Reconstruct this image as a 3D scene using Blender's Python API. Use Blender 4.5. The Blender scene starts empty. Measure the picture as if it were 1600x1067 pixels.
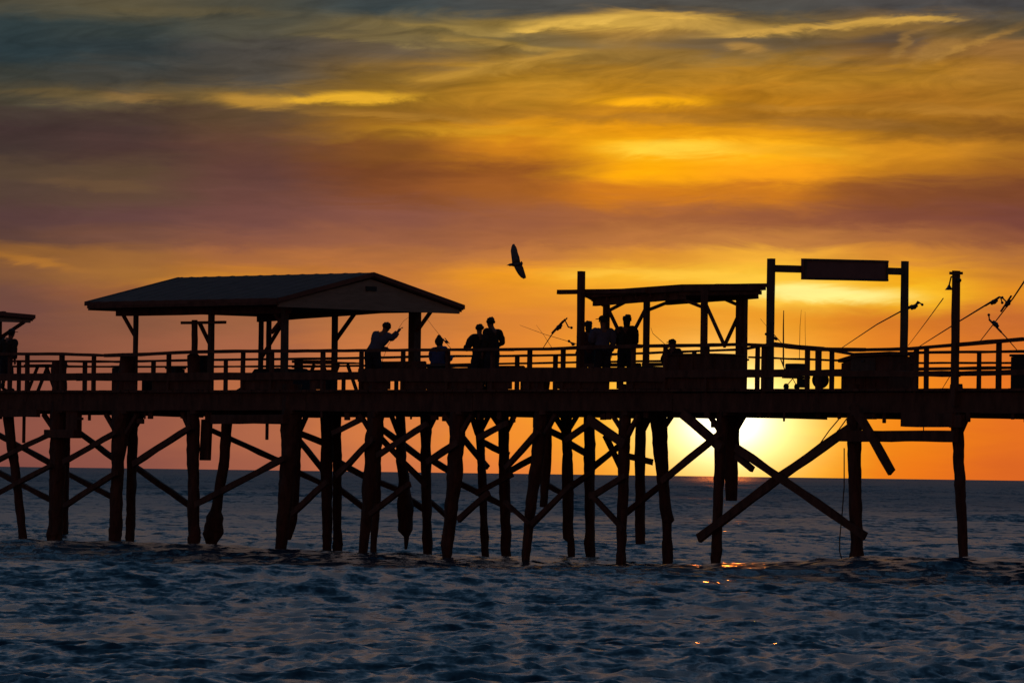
import bpy, bmesh, math, random
import numpy as np
from mathutils import Vector, Matrix, noise
random.seed(7)
SC = bpy.context.scene
COL = SC.collection
R = math.radians

# ------------------------------------------------------------------ camera
FPX = 1600 / 36 * 200.0            # focal length in photo pixels (200 mm lens)
CAMZ = 2.0
ROLL = 0.01375
PITCH = math.atan(205.5 / FPX)
CR = Matrix.Rotation(math.pi / 2 + PITCH, 3, 'X') @ Matrix.Rotation(ROLL, 3, 'Z')
CP = Vector((0, 0, CAMZ))
cam = bpy.data.cameras.new('camera')
cam.lens = 200; cam.sensor_width = 36; cam.clip_start = 1; cam.clip_end = 60000
camo = bpy.data.objects.new('camera', cam); COL.objects.link(camo)
camo.matrix_world = Matrix.Translation(CP) @ CR.to_4x4()
SC.camera = camo

# ------------------------------------------------------------------ pier frame
# near face of the pier runs from far left to near right
X0 = Vector((-0.09 * 154.6, 154.6, 0)); X1 = Vector((0.09 * 127, 127, 0))
DV = (X1 - X0).normalized()                       # along the pier, to the right and nearer
NV = Vector((-DV.y, DV.x, 0));                    # across the pier, away from the camera
DECK = 4.05; UNDER = 3.50; PW = 7.0; WATER = -0.07

def ray(u, v):
    return CR @ Vector(((u - 800) / FPX, -(v - 533.5) / FPX, -1.0))
def W(u, v, w):
    d = ray(u, v)
    t = ((X0 - CP).dot(NV) + w) / d.dot(NV)
    return CP + d * t
def SP(u, w, v=600):                              # position along the pier seen at column u
    return (W(u, v, w) - X0).dot(DV)
def ZP(u, v, w):
    return W(u, v, w).z
def PT(s, w, z):
    return Vector((X0.x + DV.x * s + NV.x * w, X0.y + DV.y * s + NV.y * w, z))
def px(u, w, n=1.0):                              # size in metres of n photo pixels there
    return n * W(u, 600, w).y / FPX
def G(u, w):
    return PT(SP(u, w, 610), w, DECK)

# ------------------------------------------------------------------ materials
def new_mat(name):
    m = bpy.data.materials.new(name); m.use_nodes = True
    nt = m.node_tree; b = nt.nodes['Principled BSDF']
    return m, nt, b
def link(nt, a, b): nt.links.new(a, b)
def mat(name, c0, c1=None, rough=.8, scale=6.0, stretch=(1, 1, 1), metal=0.0, bump=.15, spec=.3):
    m, nt, b = new_mat(name)
    c1 = c1 or tuple(min(1, x * 1.5) for x in c0)
    tc = nt.nodes.new('ShaderNodeTexCoord'); mp = nt.nodes.new('ShaderNodeMapping')
    mp.inputs['Scale'].default_value = stretch
    nz = nt.nodes.new('ShaderNodeTexNoise'); nz.inputs['Scale'].default_value = scale
    nz.inputs['Detail'].default_value = 6; nz.inputs['Roughness'].default_value = .65
    rp = nt.nodes.new('ShaderNodeValToRGB')
    rp.color_ramp.elements[0].position = .32; rp.color_ramp.elements[0].color = (*c0, 1)
    rp.color_ramp.elements[1].position = .68; rp.color_ramp.elements[1].color = (*c1, 1)
    link(nt, tc.outputs['Object'], mp.inputs[0]); link(nt, mp.outputs[0], nz.inputs['Vector'])
    link(nt, nz.outputs['Fac'], rp.inputs[0]); link(nt, rp.outputs[0], b.inputs['Base Color'])
    b.inputs['Roughness'].default_value = rough; b.inputs['Metallic'].default_value = metal
    b.inputs['Specular IOR Level'].default_value = spec
    if bump:
        bp = nt.nodes.new('ShaderNodeBump'); bp.inputs['Strength'].default_value = bump
        bp.inputs['Distance'].default_value = .02
        link(nt, nz.outputs['Fac'], bp.inputs['Height']); link(nt, bp.outputs[0], b.inputs['Normal'])
    return m
M = {
 'wood': mat('weathered_wood', (.06, .025, .016), (.15, .07, .045), .85, 5, (1, 1, .35)),
 'pile': mat('tarred_piling_wood', (.045, .019, .013), (.12, .055, .036), .8, 7, (1, 1, .25), bump=.4),
 'grey': mat('grey_timber', (.05, .04, .033), (.11, .09, .075), .85, 5, (1, 1, .4)),
 'roof': mat('roof_sheet', (.10, .048, .036), (.17, .085, .062), .9, 2.5, (1, 1, 1), metal=0.0, bump=.1),
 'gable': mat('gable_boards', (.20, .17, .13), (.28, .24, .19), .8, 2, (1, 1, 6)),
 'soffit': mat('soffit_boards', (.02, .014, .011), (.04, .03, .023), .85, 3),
 'board': mat('sign_board_paint', (.13, .06, .055), (.17, .085, .075), .6, 3),
 'crate': mat('crate_plastic', (.02, .017, .017), (.04, .03, .03), .6, 4),
 'tarp': mat('dark_tarpaulin', (.015, .014, .016), (.03, .028, .03), .7, 3),
 'steel': mat('dull_steel', (.04, .04, .042), (.09, .085, .085), .45, 20, metal=.7),
 'black': mat('black_plastic', (.01, .01, .01), (.02, .02, .02), .4, 9, bump=.05),
 'graphite': mat('graphite_blank', (.012, .011, .010), (.03, .025, .02), .35, 9, bump=0),
 'rubber': mat('black_rubber', (.012, .012, .012), (.02, .02, .02), .8, 9),
 'rope': mat('rope_fibre', (.05, .035, .02), (.1, .07, .04), .9, 40),
 'skin': mat('skin', (.15, .08, .055), (.20, .11, .08), .55, 6, bump=.05),
 'hair': mat('dark_hair', (.012, .009, .007), (.03, .02, .015), .6, 30),
 'denim': mat('dark_trousers', (.018, .02, .03), (.03, .032, .045), .9, 30),
 'blue': mat('blue_shirt', (.04, .055, .14), (.07, .085, .2), .9, 30),
 'bluegrey': mat('grey_blue_shirt', (.07, .075, .12), (.10, .11, .16), .9, 30),
 'brown': mat('dark_jacket', (.02, .016, .016), (.035, .03, .028), .9, 30),
 'maroon': mat('maroon_shirt', (.05, .015, .018), (.08, .025, .028), .9, 30),
 'greyshirt': mat('grey_shirt', (.10, .095, .10), (.15, .14, .15), .9, 30),
 'feather': mat('grey_feathers', (.06, .055, .06), (.14, .13, .14), .8, 14),
 'beak': mat('beak_horn', (.25, .16, .05), (.3, .2, .06), .5, 9),
}

# ------------------------------------------------------------------ mesh collecting
LOC = {}
class MB:
    def __init__(s): s.v = []; s.f = []
    def add(s, vs, fs):
        k = len(s.v); s.v += [Vector(x) for x in vs]; s.f += [tuple(i + k for i in f) for f in fs]
        return s
    def hexa(s, c):                      # 8 corners, bottom 0-3, top 4-7
        return s.add(c, [(0, 3, 2, 1), (4, 5, 6, 7), (0, 1, 5, 4), (1, 2, 6, 5), (2, 3, 7, 6), (3, 0, 4, 7)])
    def pbox(s, s0, s1, w0, w1, z0, z1): # box along the pier axes
        return s.hexa([PT(s0, w0, z0), PT(s1, w0, z0), PT(s1, w1, z0), PT(s0, w1, z0),
                       PT(s0, w0, z1), PT(s1, w0, z1), PT(s1, w1, z1), PT(s0, w1, z1)])
    def timber(s, p, q, wid, dep, n=None, jit=.006, seg=None):
        """a sawn timber from p to q, width wid seen from the side, depth dep along n"""
        p, q = Vector(p), Vector(q); a = (q - p); L = a.length; a.normalize()
        n = Vector(n if n is not None else NV); n = (n - a * n.dot(a)).normalized(); b = a.cross(n)
        seg = seg or max(1, min(8, int(L / .5)))
        rings = []
        for i in range(seg + 1):
            c = p + a * (L * i / seg)
            ring = []
            for sx, sy in ((-1, -1), (1, -1), (1, 1), (-1, 1)):
                j = Vector((random.uniform(-1, 1), random.uniform(-1, 1), random.uniform(-1, 1))) * jit
                ring.append(c + b * (sx * wid / 2) + n * (sy * dep / 2) + j)
            rings.append(ring)
        vs = [x for r in rings for x in r]; fs = [(3, 2, 1, 0)]
        for i in range(seg):
            for k in range(4):
                k2 = (k + 1) % 4; fs.append((4 * i + k, 4 * i + k2, 4 * i + 4 + k2, 4 * i + 4 + k))
        t = 4 * seg; fs.append((t, t + 1, t + 2, t + 3))
        return s.add(vs, fs)
    def tube(s, pts, rad, n=10, jit=0.0, step=None):
        pts = [Vector(p) for p in pts]
        rad = list(rad) if hasattr(rad, '__len__') else [rad] * len(pts)
        if step:                                                   # resample
            np_, nr = [], []
            for i in range(len(pts) - 1):
                k = max(1, int((pts[i + 1] - pts[i]).length / step))
                for j in range(k):
                    t = j / k; np_.append(pts[i].lerp(pts[i + 1], t)); nr.append(rad[i] * (1 - t) + rad[i + 1] * t)
            np_.append(pts[-1]); nr.append(rad[-1]); pts, rad = np_, nr
        vs, fs = [], []; m = len(pts); prev = None
        for i, c in enumerate(pts):
            a = (pts[min(i + 1, m - 1)] - pts[max(i - 1, 0)]).normalized()
            x = prev - a * prev.dot(a) if prev is not None else a.cross(Vector((0, 1, .03)) if abs(a.y) < .9 else Vector((1, 0, 0)))
            x.normalize(); prev = x; y = a.cross(x)
            for k in range(n):
                t = 2 * math.pi * k / n
                e = x * math.cos(t) + y * math.sin(t)
                r = rad[i]
                if jit: r *= 1 + jit * (noise.noise(c * 2.3 + e * .8) + .6 * noise.noise(c * 7 + e * 1.7))
                vs.append(c + e * r)
        for i in range(m - 1):
            for k in range(n):
                k2 = (k + 1) % n
                fs.append((i * n + k, i * n + k2, (i + 1) * n + k2, (i + 1) * n + k))
        fs.append(tuple(reversed(range(n)))); fs.append(tuple((m - 1) * n + k for k in range(n)))
        return s.add(vs, fs)
    def ball(s, c, r, n=10, jit=0.0):
        c = Vector(c); r = r if hasattr(r, '__len__') else (r, r, r); vs, fs = [c + Vector((0, 0, -r[2]))], []
        for i in range(1, n):
            p = math.pi * i / n - math.pi / 2
            for k in range(2 * n):
                t = math.pi * k / n
                e = Vector((math.cos(p) * math.cos(t), math.cos(p) * math.sin(t), math.sin(p)))
                q = 1 + (jit * noise.noise(c + e * 2.1) if jit else 0)
                vs.append(c + Vector((e.x * r[0], e.y * r[1], e.z * r[2])) * q)
        vs.append(c + Vector((0, 0, r[2]))); m = 2 * n; top = len(vs) - 1
        for k in range(m): fs.append((0, 1 + (k + 1) % m, 1 + k))
        for i in range(n - 2):
            for k in range(m):
                a = 1 + i * m; fs.append((a + k, a + (k + 1) % m, a + m + (k + 1) % m, a + m + k))
        a = 1 + (n - 2) * m
        for k in range(m): fs.append((a + k, a + (k + 1) % m, top))
        return s.add(vs, fs)
    def build(s, name, m, parent=None, base=None, smooth=False, bevel=0.0, label=None):
        loc = LOC[parent.name] if parent else Vector(base if base is not None else (0, 0, 0))
        me = bpy.data.meshes.new(name)
        me.from_pydata([tuple(x - loc) for x in s.v], [], s.f); me.materials.append(M[m] if isinstance(m, str) else m)
        if smooth: me.polygons.foreach_set('use_smooth', [True] * len(me.polygons))
        me.update()
        o = bpy.data.objects.new(name, me); COL.objects.link(o)
        if parent: o.parent = parent
        else: o.location = loc
        LOC[o.name] = loc
        if bevel:
            b = o.modifiers.new('bevel', 'BEVEL'); b.width = bevel; b.segments = 2; b.limit_method = 'ANGLE'
        if label: o['label'] = label
        return o
def tag(o, label, cat, group=None):
    o['label'] = label; o['category'] = cat
    if group: o['group'] = group
    return o
def thing(name, base, label, cat, group=None):
    o = bpy.data.objects.new(name, None); COL.objects.link(o); o.empty_display_size = .2
    o.location = base; LOC[o.name] = Vector(base)
    return tag(o, label, cat, group)

# ------------------------------------------------------------------ sea
def build_sea():
    rng = np.random.default_rng(11)
    rows = [4.0]
    while rows[-1] < 45: rows.append(rows[-1] * 1.05)
    while rows[-1] < 160: rows.append(rows[-1] * 1.0015)
    while rows[-1] < 330: rows.append(rows[-1] * 1.0026)
    while rows[-1] < 1000: rows.append(rows[-1] * 1.0045)
    while rows[-1] < 2500: rows.append(rows[-1] * 1.009)
    while rows[-1] < 25000: rows.append(rows[-1] * 1.04)
    rr = np.array(rows)
    a_in = np.radians(np.linspace(-8.5, 8.5, 620))
    side = np.radians(8.5 + 52 * (np.linspace(0.02, 1, 44) ** 1.6))
    aa = np.concatenate([-side[::-1], a_in, side])
    D, A = np.meshgrid(rr, aa, indexing='ij')
    X = D * np.tan(A); Y = D.copy()
    X0_, Y0_ = X, Y; Z = np.zeros_like(X); DX = np.zeros_like(X); DY = np.zeros_like(X)
    cell = np.gradient(rr)[:, None]
    cellx = np.gradient(np.tan(aa))[None, :] * rr[:, None]
    # wave trains: short chop mostly running to the shore (towards the camera)
    for i in range(260):
        lam = 0.27 * (22.0 ** (rng.random() ** 1.5)) if i < 210 else 7 * 9.0 ** rng.random()
        th = rng.normal(0, 1.0 if lam < 1.2 else .7 if lam < 3 else .35) - math.pi / 2 + .18
        k = 2 * math.pi / lam
        slope = .036 * min(1.0, (.6 / lam) ** .95) if i < 210 else .011
        amp = slope / k * rng.uniform(.6, 1.4)
        ph = rng.uniform(0, 2 * math.pi)
        ok = (lam / cell[:, 0] > 2.2).nonzero()[0]; nrow = int(ok.max()) + 1 if len(ok) else 0
        lo = int((ok.min())) if len(ok) else 0
        sl_ = slice(0, nrow)
        x, y = X0_[sl_], Y0_[sl_]
        fade = np.clip((lam / np.maximum(cell[sl_], 1e-6) - 2.2) / 1.6, 0, 1) * np.clip((lam / np.maximum(cellx[sl_], 1e-6) - 2.2) / 1.6, 0, 1)
        kx, ky = k * math.cos(th), k * math.sin(th)
        p = kx * x + ky * y + ph
        g = (.8 + .6 * np.sin(kx * .11 * x - ky * .15 * y + ph * 3) * np.sin(.08 * ky * x + .1 * kx * y + ph)) * fade
        c = np.cos(p) * (amp * g * 1.0)
        Z[sl_] += amp * g * np.sin(p); DX[sl_] += math.cos(th) * c; DY[sl_] += math.sin(th) * c
    # a longer swell rising just on the near side of the piles
    s = (X - X0.x) * NV.x + (Y - X0.y) * NV.y                     # distance behind the near face
    lx = (X - X0.x) * DV.x + (Y - X0.y) * DV.y
    q = s + 5.2 + .8 * np.sin(lx * .33) + .5 * np.sin(lx * .81 + 1)
    Z += .065 * np.exp(-(q / 1.5) ** 2) * (.8 + .3 * np.sin(lx * .55)) - .05 * np.exp(-((s - 1.5) / 3.5) ** 2) - .03 * np.exp(-((q + 4.2) / 2.5) ** 2)
    X = X + DX; Y = Y + DY; Z = Z + WATER
    nr, na = X.shape
    co = np.stack([X, Y, Z], -1).reshape(-1, 3).astype(np.float32)
    idx = np.arange(nr * na).reshape(nr, na)
    q4 = np.stack([idx[:-1, :-1], idx[:-1, 1:], idx[1:, 1:], idx[1:, :-1]], -1).reshape(-1, 4).astype(np.int32)
    me = bpy.data.meshes.new('sea')
    me.vertices.add(len(co)); me.vertices.foreach_set('co', co.ravel())
    me.loops.add(q4.size); me.loops.foreach_set('vertex_index', q4.ravel())
    me.polygons.add(len(q4)); me.polygons.foreach_set('loop_start', np.arange(0, q4.size, 4, dtype=np.int32))
    me.polygons.foreach_set('use_smooth', np.ones(len(q4), bool))
    me.update(calc_edges=True)
    o = bpy.data.objects.new('sea', me); COL.objects.link(o); o['kind'] = 'structure'
    m, nt, b = new_mat('sea_water')
    b.inputs['Base Color'].default_value = (.012, .040, .065, 1)
    b.inputs['IOR'].default_value = 1.33
    geo = nt.nodes.new('ShaderNodeNewGeometry')
    sep = nt.nodes.new('ShaderNodeSeparateXYZ'); link(nt, geo.outputs['Position'], sep.inputs[0])
    mr = nt.nodes.new('ShaderNodeMapRange'); mr.inputs[1].default_value = 60; mr.inputs[2].default_value = 450
    mr.inputs[3].default_value = .16; mr.inputs[4].default_value = .46
    link(nt, sep.outputs['Y'], mr.inputs[0]); link(nt, mr.outputs[0], b.inputs['Roughness'])
    # ripples too small for the mesh: tilt the normal with a vector noise in metres
    def vnoise(scale, detail, rough, amp, stretch):
        mp = nt.nodes.new('ShaderNodeMapping'); mp.inputs['Scale'].default_value = stretch; link(nt, geo.outputs['Position'], mp.inputs[0])
        n = nt.nodes.new('ShaderNodeTexNoise'); n.inputs['Scale'].default_value = scale; n.inputs['Detail'].default_value = detail; n.inputs['Roughness'].default_value = rough
        link(nt, mp.outputs[0], n.inputs['Vector'])
        sb = nt.nodes.new('ShaderNodeVectorMath'); sb.operation = 'SUBTRACT'; link(nt, n.outputs['Color'], sb.inputs[0]); sb.inputs[1].default_value = (.5, .5, .5)
        ml = nt.nodes.new('ShaderNodeVectorMath'); ml.operation = 'MULTIPLY'; link(nt, sb.outputs[0], ml.inputs[0]); ml.inputs[1].default_value = (amp, amp, 0)
        return ml.outputs[0]
    def vadd(p, q):
        v = nt.nodes.new('ShaderNodeVectorMath'); v.operation = 'ADD'; link(nt, p, v.inputs[0]); link(nt, q, v.inputs[1]); return v.outputs[0]
    nn = vadd(geo.outputs['Normal'], vadd(vnoise(3.6, 3, .75, 1.3, (.8, .55, 1)), vadd(vnoise(1.7, 4, .72, 1.5, (1, .6, 1)), vadd(vnoise(.28, 3, .65, .95, (1.2, .5, 1)), vnoise(.05, 3, .7, .6, (1, .8, 1))))))
    nm = nt.nodes.new('ShaderNodeVectorMath'); nm.operation = 'NORMALIZE'; link(nt, nn, nm.inputs[0]); link(nt, nm.outputs[0], b.inputs['Normal'])
    me.materials.append(m)
    return o
build_sea()

# ------------------------------------------------------------------ pier
pier = thing('fishing_pier', PT(20, 3, WATER), 'long dark timber fishing pier on leaning pilings with cross braces over the sea', 'pier')
S0, S1 = -6.0, 41.0
mb = MB()
s = S0
while s < S1:
    wd = random.uniform(.17, .2)
    mb.pbox(s, s + wd - .012, -.06 + random.uniform(-.03, .02), PW + .06 + random.uniform(-.02, .03), DECK - .06, DECK + random.uniform(-.004, .004))
    s += wd
mb.build('deck_planks', 'wood', pier)
for i, w in enumerate((.12, 1.8, 3.5, 5.2, PW - .12)):
    m_ = MB()
    s = S0
    while s < S1:
        L = random.uniform(5.5, 7.5)
        o0 = random.uniform(-.02, .02)
        m_.timber(PT(s, w, (DECK - .065 + UNDER) / 2 + o0), PT(min(s + L, S1), w, (DECK - .065 + UNDER) / 2 + o0), DECK - .065 - UNDER + random.uniform(-.04, .0), .16, NV, .01)
        s += L + .01
    m_.build('stringer', 'wood', pier)
# deeper repair beams under the edge
for (u0, u1, v0, v1) in ((333, 446, 648, 662), (1411, 1492, 645, 667), (-20, 60, 640, 651)):
    m_ = MB(); vm = (v0 + v1) / 2
    m_.timber(W(u0, vm, -.06), W(u1, vm, -.06), px(u0, 0, v1 - v0), .16, NV, .012)
    m_.build('edge_beam', 'wood', pier)

NEAR, FAR = .25, 6.3
# pilings: (plane, reaches the water, [(u, v, width px), ...], label)
PIL = [
 (NEAR, 1, [(10, 610, 18), (13, 655, 17), (21, 715, 15), (37, 845, 13)], 'slanted slim piling'),
 (NEAR, 1, [(93, 563, 23), (92, 650, 26), (90, 720, 25), (86, 850, 22)], None),
 (FAR, 1, [(104, 640, 12), (104, 700, 12), (100, 840, 12)], None),
 (NEAR, 1, [(200, 553, 22), (190, 645, 30), (184, 720, 21), (180, 853, 18)], None),
 (FAR-1, 1, [(206, 640, 17), (207, 700, 16), (203, 843, 14)], None),
 (NEAR, 1, [(304, 500, 9), (304, 552, 10), (303, 556, 20), (302, 650, 20), (302, 740, 19), (303, 856, 19)], None),
 (1.0, 1, [(356, 640, 17), (350, 720, 16), (341, 775, 16), (337, 798, 18), (336, 808, 27), (335, 826, 26), (332, 834, 12), (329, 855, 10)], 'slanted piling with a swollen rotten collar near the water'),
 (NEAR, 1, [(457, 600, 30), (456, 650, 32), (451, 720, 27), (444, 800, 22), (437, 866, 17)], 'thick leaning piling'),
 (1.4, 0, [(464, 650, 16), (461, 750, 16), (457, 810, 16), (450, 842, 9)], 'rotten piling ending above the water'),
 (3.4, 1, [(510, 640, 20), (511, 760, 18), (512, 860, 13)], None),
 (3.9, 1, [(526, 640, 15), (527, 740, 14), (527, 860, 14)], None),
 (NEAR, 1, [(590, 590, 26), (587, 650, 29), (580, 740, 24), (574, 800, 19), (567, 866, 14)], None),
 (1.0, 1, [(590, 700, 14), (587, 800, 14), (583, 866, 10)], None),
 (FAR, 0, [(626, 640, 14), (627, 720, 15), (631, 745, 18), (633, 790, 24), (634, 828, 24), (635, 838, 9), (634, 858, 4)], 'piling rotted to a thin spike at the waterline'),
 (5.6, 1, [(665, 640, 18), (666, 740, 16), (668, 862, 15)], None),
 (NEAR, 1, [(718, 590, 24), (716, 650, 26), (711, 740, 25), (704, 800, 20), (698, 868, 15)], None),
 (5.9, 1, [(749, 640, 14), (753, 740, 13), (758, 863, 12)], None),
 (5.2, 1, [(787, 640, 17), (788, 740, 17), (791, 865, 15)], None),
 (NEAR, 1, [(848, 590, 22), (846, 650, 24), (838, 730, 20), (828, 800, 17), (821, 873, 13)], 'leaning piling, slim at its foot'),
 (1.4, 0, [(856, 645, 14), (854, 720, 15), (849, 792, 12)], 'short piling sawn off above the water'),
 (6.0, 1, [(885, 640, 17), (887, 740, 17), (888, 838, 17), (892, 844, 11), (893, 868, 10)], None),
 (6.6, 1, [(921, 640, 18), (921, 740, 17), (922, 867, 15)], None),
 (NEAR, 1, [(979, 600, 18), (977, 650, 19), (974, 740, 18), (970, 877, 15)], None),
 (4.0, 0, [(1001, 640, 17), (1000, 740, 16), (1000, 850, 16)], 'rotten piling hanging clear of the water'),
 (2.6, 1, [(1024, 600, 26), (1028, 650, 27), (1035, 740, 19), (1041, 800, 19), (1044, 813, 20), (1042, 816, 16), (1043, 876, 15)], None),
 (NEAR, 1, [(1130, 600, 19), (1128, 650, 19), (1124, 740, 17), (1118, 886, 16)], None),
 (2.2, 0, [(1145, 600, 22), (1145, 650, 22), (1143, 720, 21), (1142, 782, 19)], 'short thick piling broken off well above the water'),
 (NEAR, 1, [(1334, 600, 22), (1334, 650, 22), (1336, 760, 21), (1339, 888, 20)], 'straight thick piling'),
 (NEAR, 1, [(1494, 600, 20), (1495, 650, 20), (1499, 740, 18), (1507, 894, 14)], 'slanted lone piling at the right'),
 # beyond the frame
 (NEAR, 1, [(1664, 600, 20), (1666, 700, 18), (1670, 900, 16)], None),
 (FAR, 1, [(1622, 640, 18), (1624, 880, 15)], None),
 (NEAR, 1, [(-60, 600, 20), (-58, 850, 16)], None),
]
for w, wet, st, lab in PIL:
    pts = [W(u, v, w) for u, v, _ in st]; rad = [px(u, w, t) / 2 for u, v, t in st]
    if wet:
        a = (pts[-1] - pts[-2]).normalized(); pts.append(pts[-1] + a * ((pts[-1].z + 1.2) / max(.3, -a.z))); rad.append(rad[-1])
    m_ = MB().tube(pts, rad, 14, .2, .12)
    m_.build('piling', 'pile', pier, smooth=False, label=lab)
# pile caps across the pier, each with short blocks that show below the edge
for u in (12, 95, 195, 303, 455, 587, 718, 848, 977, 1130, 1334, 1494):
    s_ = SP(u, NEAR)
    m_ = MB(); m_.timber(PT(s_ + .2, .05, UNDER + .02), PT(s_ + .2, PW - .1, UNDER + .02), .16, .2, DV, .012)
    m_.build('pile_cap', 'wood', pier)
# braces: (u0,v0,u1,v1,width px, plane)
NB, FB, MBR = -.05, 6.75, 3.3
BR = [
 (-10, 722, 82, 676, 7, NB), (-10, 675, 80, 724, 8, FB), (-10, 774, 80, 727, 7, NB), (-10, 734, 82, 782, 8, FB),
 (118, 672, 182, 719, 8, FB), (100, 722, 182, 675, 8, NB), (100, 737, 180, 779, 8, FB), (100, 791, 182, 738, 8, NB),
 (208, 725, 300, 666, 9, NB), (204, 724, 300, 792, 9, FB), (306, 788, 446, 715, 9, NB), (330, 672, 446, 724, 8, FB),
 (466, 676, 512, 694, 9, MBR), (464, 684, 512, 742, 8, FB), (462, 736, 514, 760, 8, FB), (456, 803, 512, 752, 9, NB),
 (520, 677, 561, 657, 8, NB), (526, 743, 584, 684, 9, NB), (522, 718, 584, 752, 9, FB), (528, 762, 574, 797, 9, FB),
 (592, 667, 668, 723, 9, FB), (590, 711, 668, 662, 9, NB), (592, 682, 668, 760, 8, MBR), (578, 803, 640, 756, 8, NB), (630, 774, 672, 801, 9, FB), (592, 753, 634, 770, 8, FB),
 (668, 722, 716, 690, 10, NB), (670, 716, 716, 744, 9, FB), (668, 779, 704, 812, 7, FB), (716, 812, 764, 770, 9, NB),
 (722, 682, 762, 731, 8, FB), (718, 755, 800, 796, 9, FB), (748, 684, 792, 661, 9, NB), (750, 688, 794, 711, 9, FB), (744, 770, 800, 741, 8, MBR),
 (790, 731, 842, 673, 9, NB), (790, 739, 842, 711, 8, FB), (788, 784, 828, 818, 7, NB), (830, 820, 892, 758, 8, NB),
 (856, 758, 892, 778, 8, FB), (856, 671, 890, 688, 9, FB), (884, 688, 924, 660, 9, NB), (886, 691, 924, 713, 9, FB), (880, 768, 924, 738, 8, MBR),
 (918, 654, 976, 694, 14, NB), (922, 733, 976, 690, 9, FB), (946, 680, 974, 738, 8, MBR), (922, 777, 978, 743, 9, NB), (922, 770, 974, 827, 8, NB),
 (972, 806, 1040, 752, 8, MBR), (980, 712, 1018, 722, 9, MBR),
 (1034, 752, 1124, 678, 10, NB), (1066, 645, 1128, 700, 15, NB),
 (1092, 841, 1219, 745, 14, NB), (1219, 745, 1330, 667, 14, NB), (1150, 699, 1352, 838, 12, -.22), (1150, 712, 1176, 733, 9, NB),
]
for u0, v0, u1, v1, t, w in BR:
    m_ = MB().timber(W(u0, v0, w), W(u1, v1, w), px(u0, w, t), .09, NV, .012)
    m_.build('cross_brace', 'wood', pier)
m_ = MB().timber(W(1312, 681, -.08), W(1494, 681.5, -.08), px(1400, 0, 17), .16, NV, .012); m_.build('tie_beam', 'wood', pier)
m_ = MB().timber(W(1332, 632, -.28), W(1394, 738, -.28), px(1390, 0, 13), .1, NV, .012); m_.build('loose_plank', 'wood', pier, label='loose plank dangling at an angle below the deck edge')
# boxes, stubs and blocks slung under the deck
def slung(u0, u1, v0, v1, w, name='hanging_block', skew=0, lab=None):
    dp_ = min(.3, .4 * px(u0, w, u1 - u0)); z0, z1 = ZP(u0, v1, w), ZP(u0, v0, w); s0, s1 = SP(u0, w, v1), SP(u1, w + dp_, v1); k = px(u0, w, skew)
    m_ = MB().hexa([PT(s0 - k, w, z0), PT(s1 - k, w, z0), PT(s1 - k, w + dp_, z0), PT(s0 - k, w + dp_, z0), PT(s0, w, z1), PT(s1, w, z1), PT(s1, w + dp_, z1), PT(s0, w + dp_, z1)])
    m_.build(name, 'wood', pier, bevel=.015, label=lab)
slung(102, 128, 640, 681, .1, 'junction_box')
slung(68, 128, 671, 684, -.1, 'box_shelf')
slung(313, 332, 655, 719, .5, 'junction_box', 3)
slung(213, 226, 654, 662, .2); slung(414, 420, 655, 687, .2); slung(34, 40, 645, 692, .4)
slung(555, 566, 648, 660, .2); slung(690, 704, 650, 658, .3); slung(672, 686, 648, 656, .3)
slung(1378, 1385, 645, 661, .1); slung(1350, 1371, 645, 655, .1); slung(1442, 1444, 660, 673, .1); slung(1482, 1508, 648, 668, -.1)
slung(800, 806, 650, 660, .2); slung(832, 842, 650, 668, .2); slung(937, 948, 646, 656, .2); slung(118, 131, 652, 656, .1); slung(1110, 1118, 656, 668, .6)

rg = random.Random(5)
for k in range(34):
    u = rg.uniform(-10, 1600); a = rg.uniform(3, 11); slung(u, u + a, 643, rg.uniform(652, 660), rg.uniform(-.02, .4))
for (w, wet, st, lab), kk in zip(PIL, range(29)):
    u = np.interp(650, [q[1] for q in st], [q[0] for q in st]); wd = st[1][2] / 2
    for sg in (-1, 1):
        if rg.random() < .62:
            MB().timber(W(u + sg * wd * .5, 672 + rg.uniform(-4, 8), w - .04), W(u + sg * (wd + rg.uniform(7, 12)), 647, w - .04), px(u, w, 6), .1, NV, .01).build('corner_block', 'wood', pier)
    if wet and rg.random() < .7:
        uf, vf, wf = st[-1]; v0 = vf - rg.uniform(14, 45); u0 = np.interp(v0, [q[1] for q in st], [q[0] for q in st]); w0_ = np.interp(v0, [q[1] for q in st], [q[2] for q in st])
        MB().tube([W(u0, v0, w), W((u0 + uf) / 2, (v0 + vf) / 2, w), W(uf, vf + 6, w)], [px(u0, w, w0_) * .5, px(u0, w, w0_) * .52, px(uf, w, wf) * .50], 16, .35, .07).build('barnacle_crust', 'pile', pier)

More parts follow.
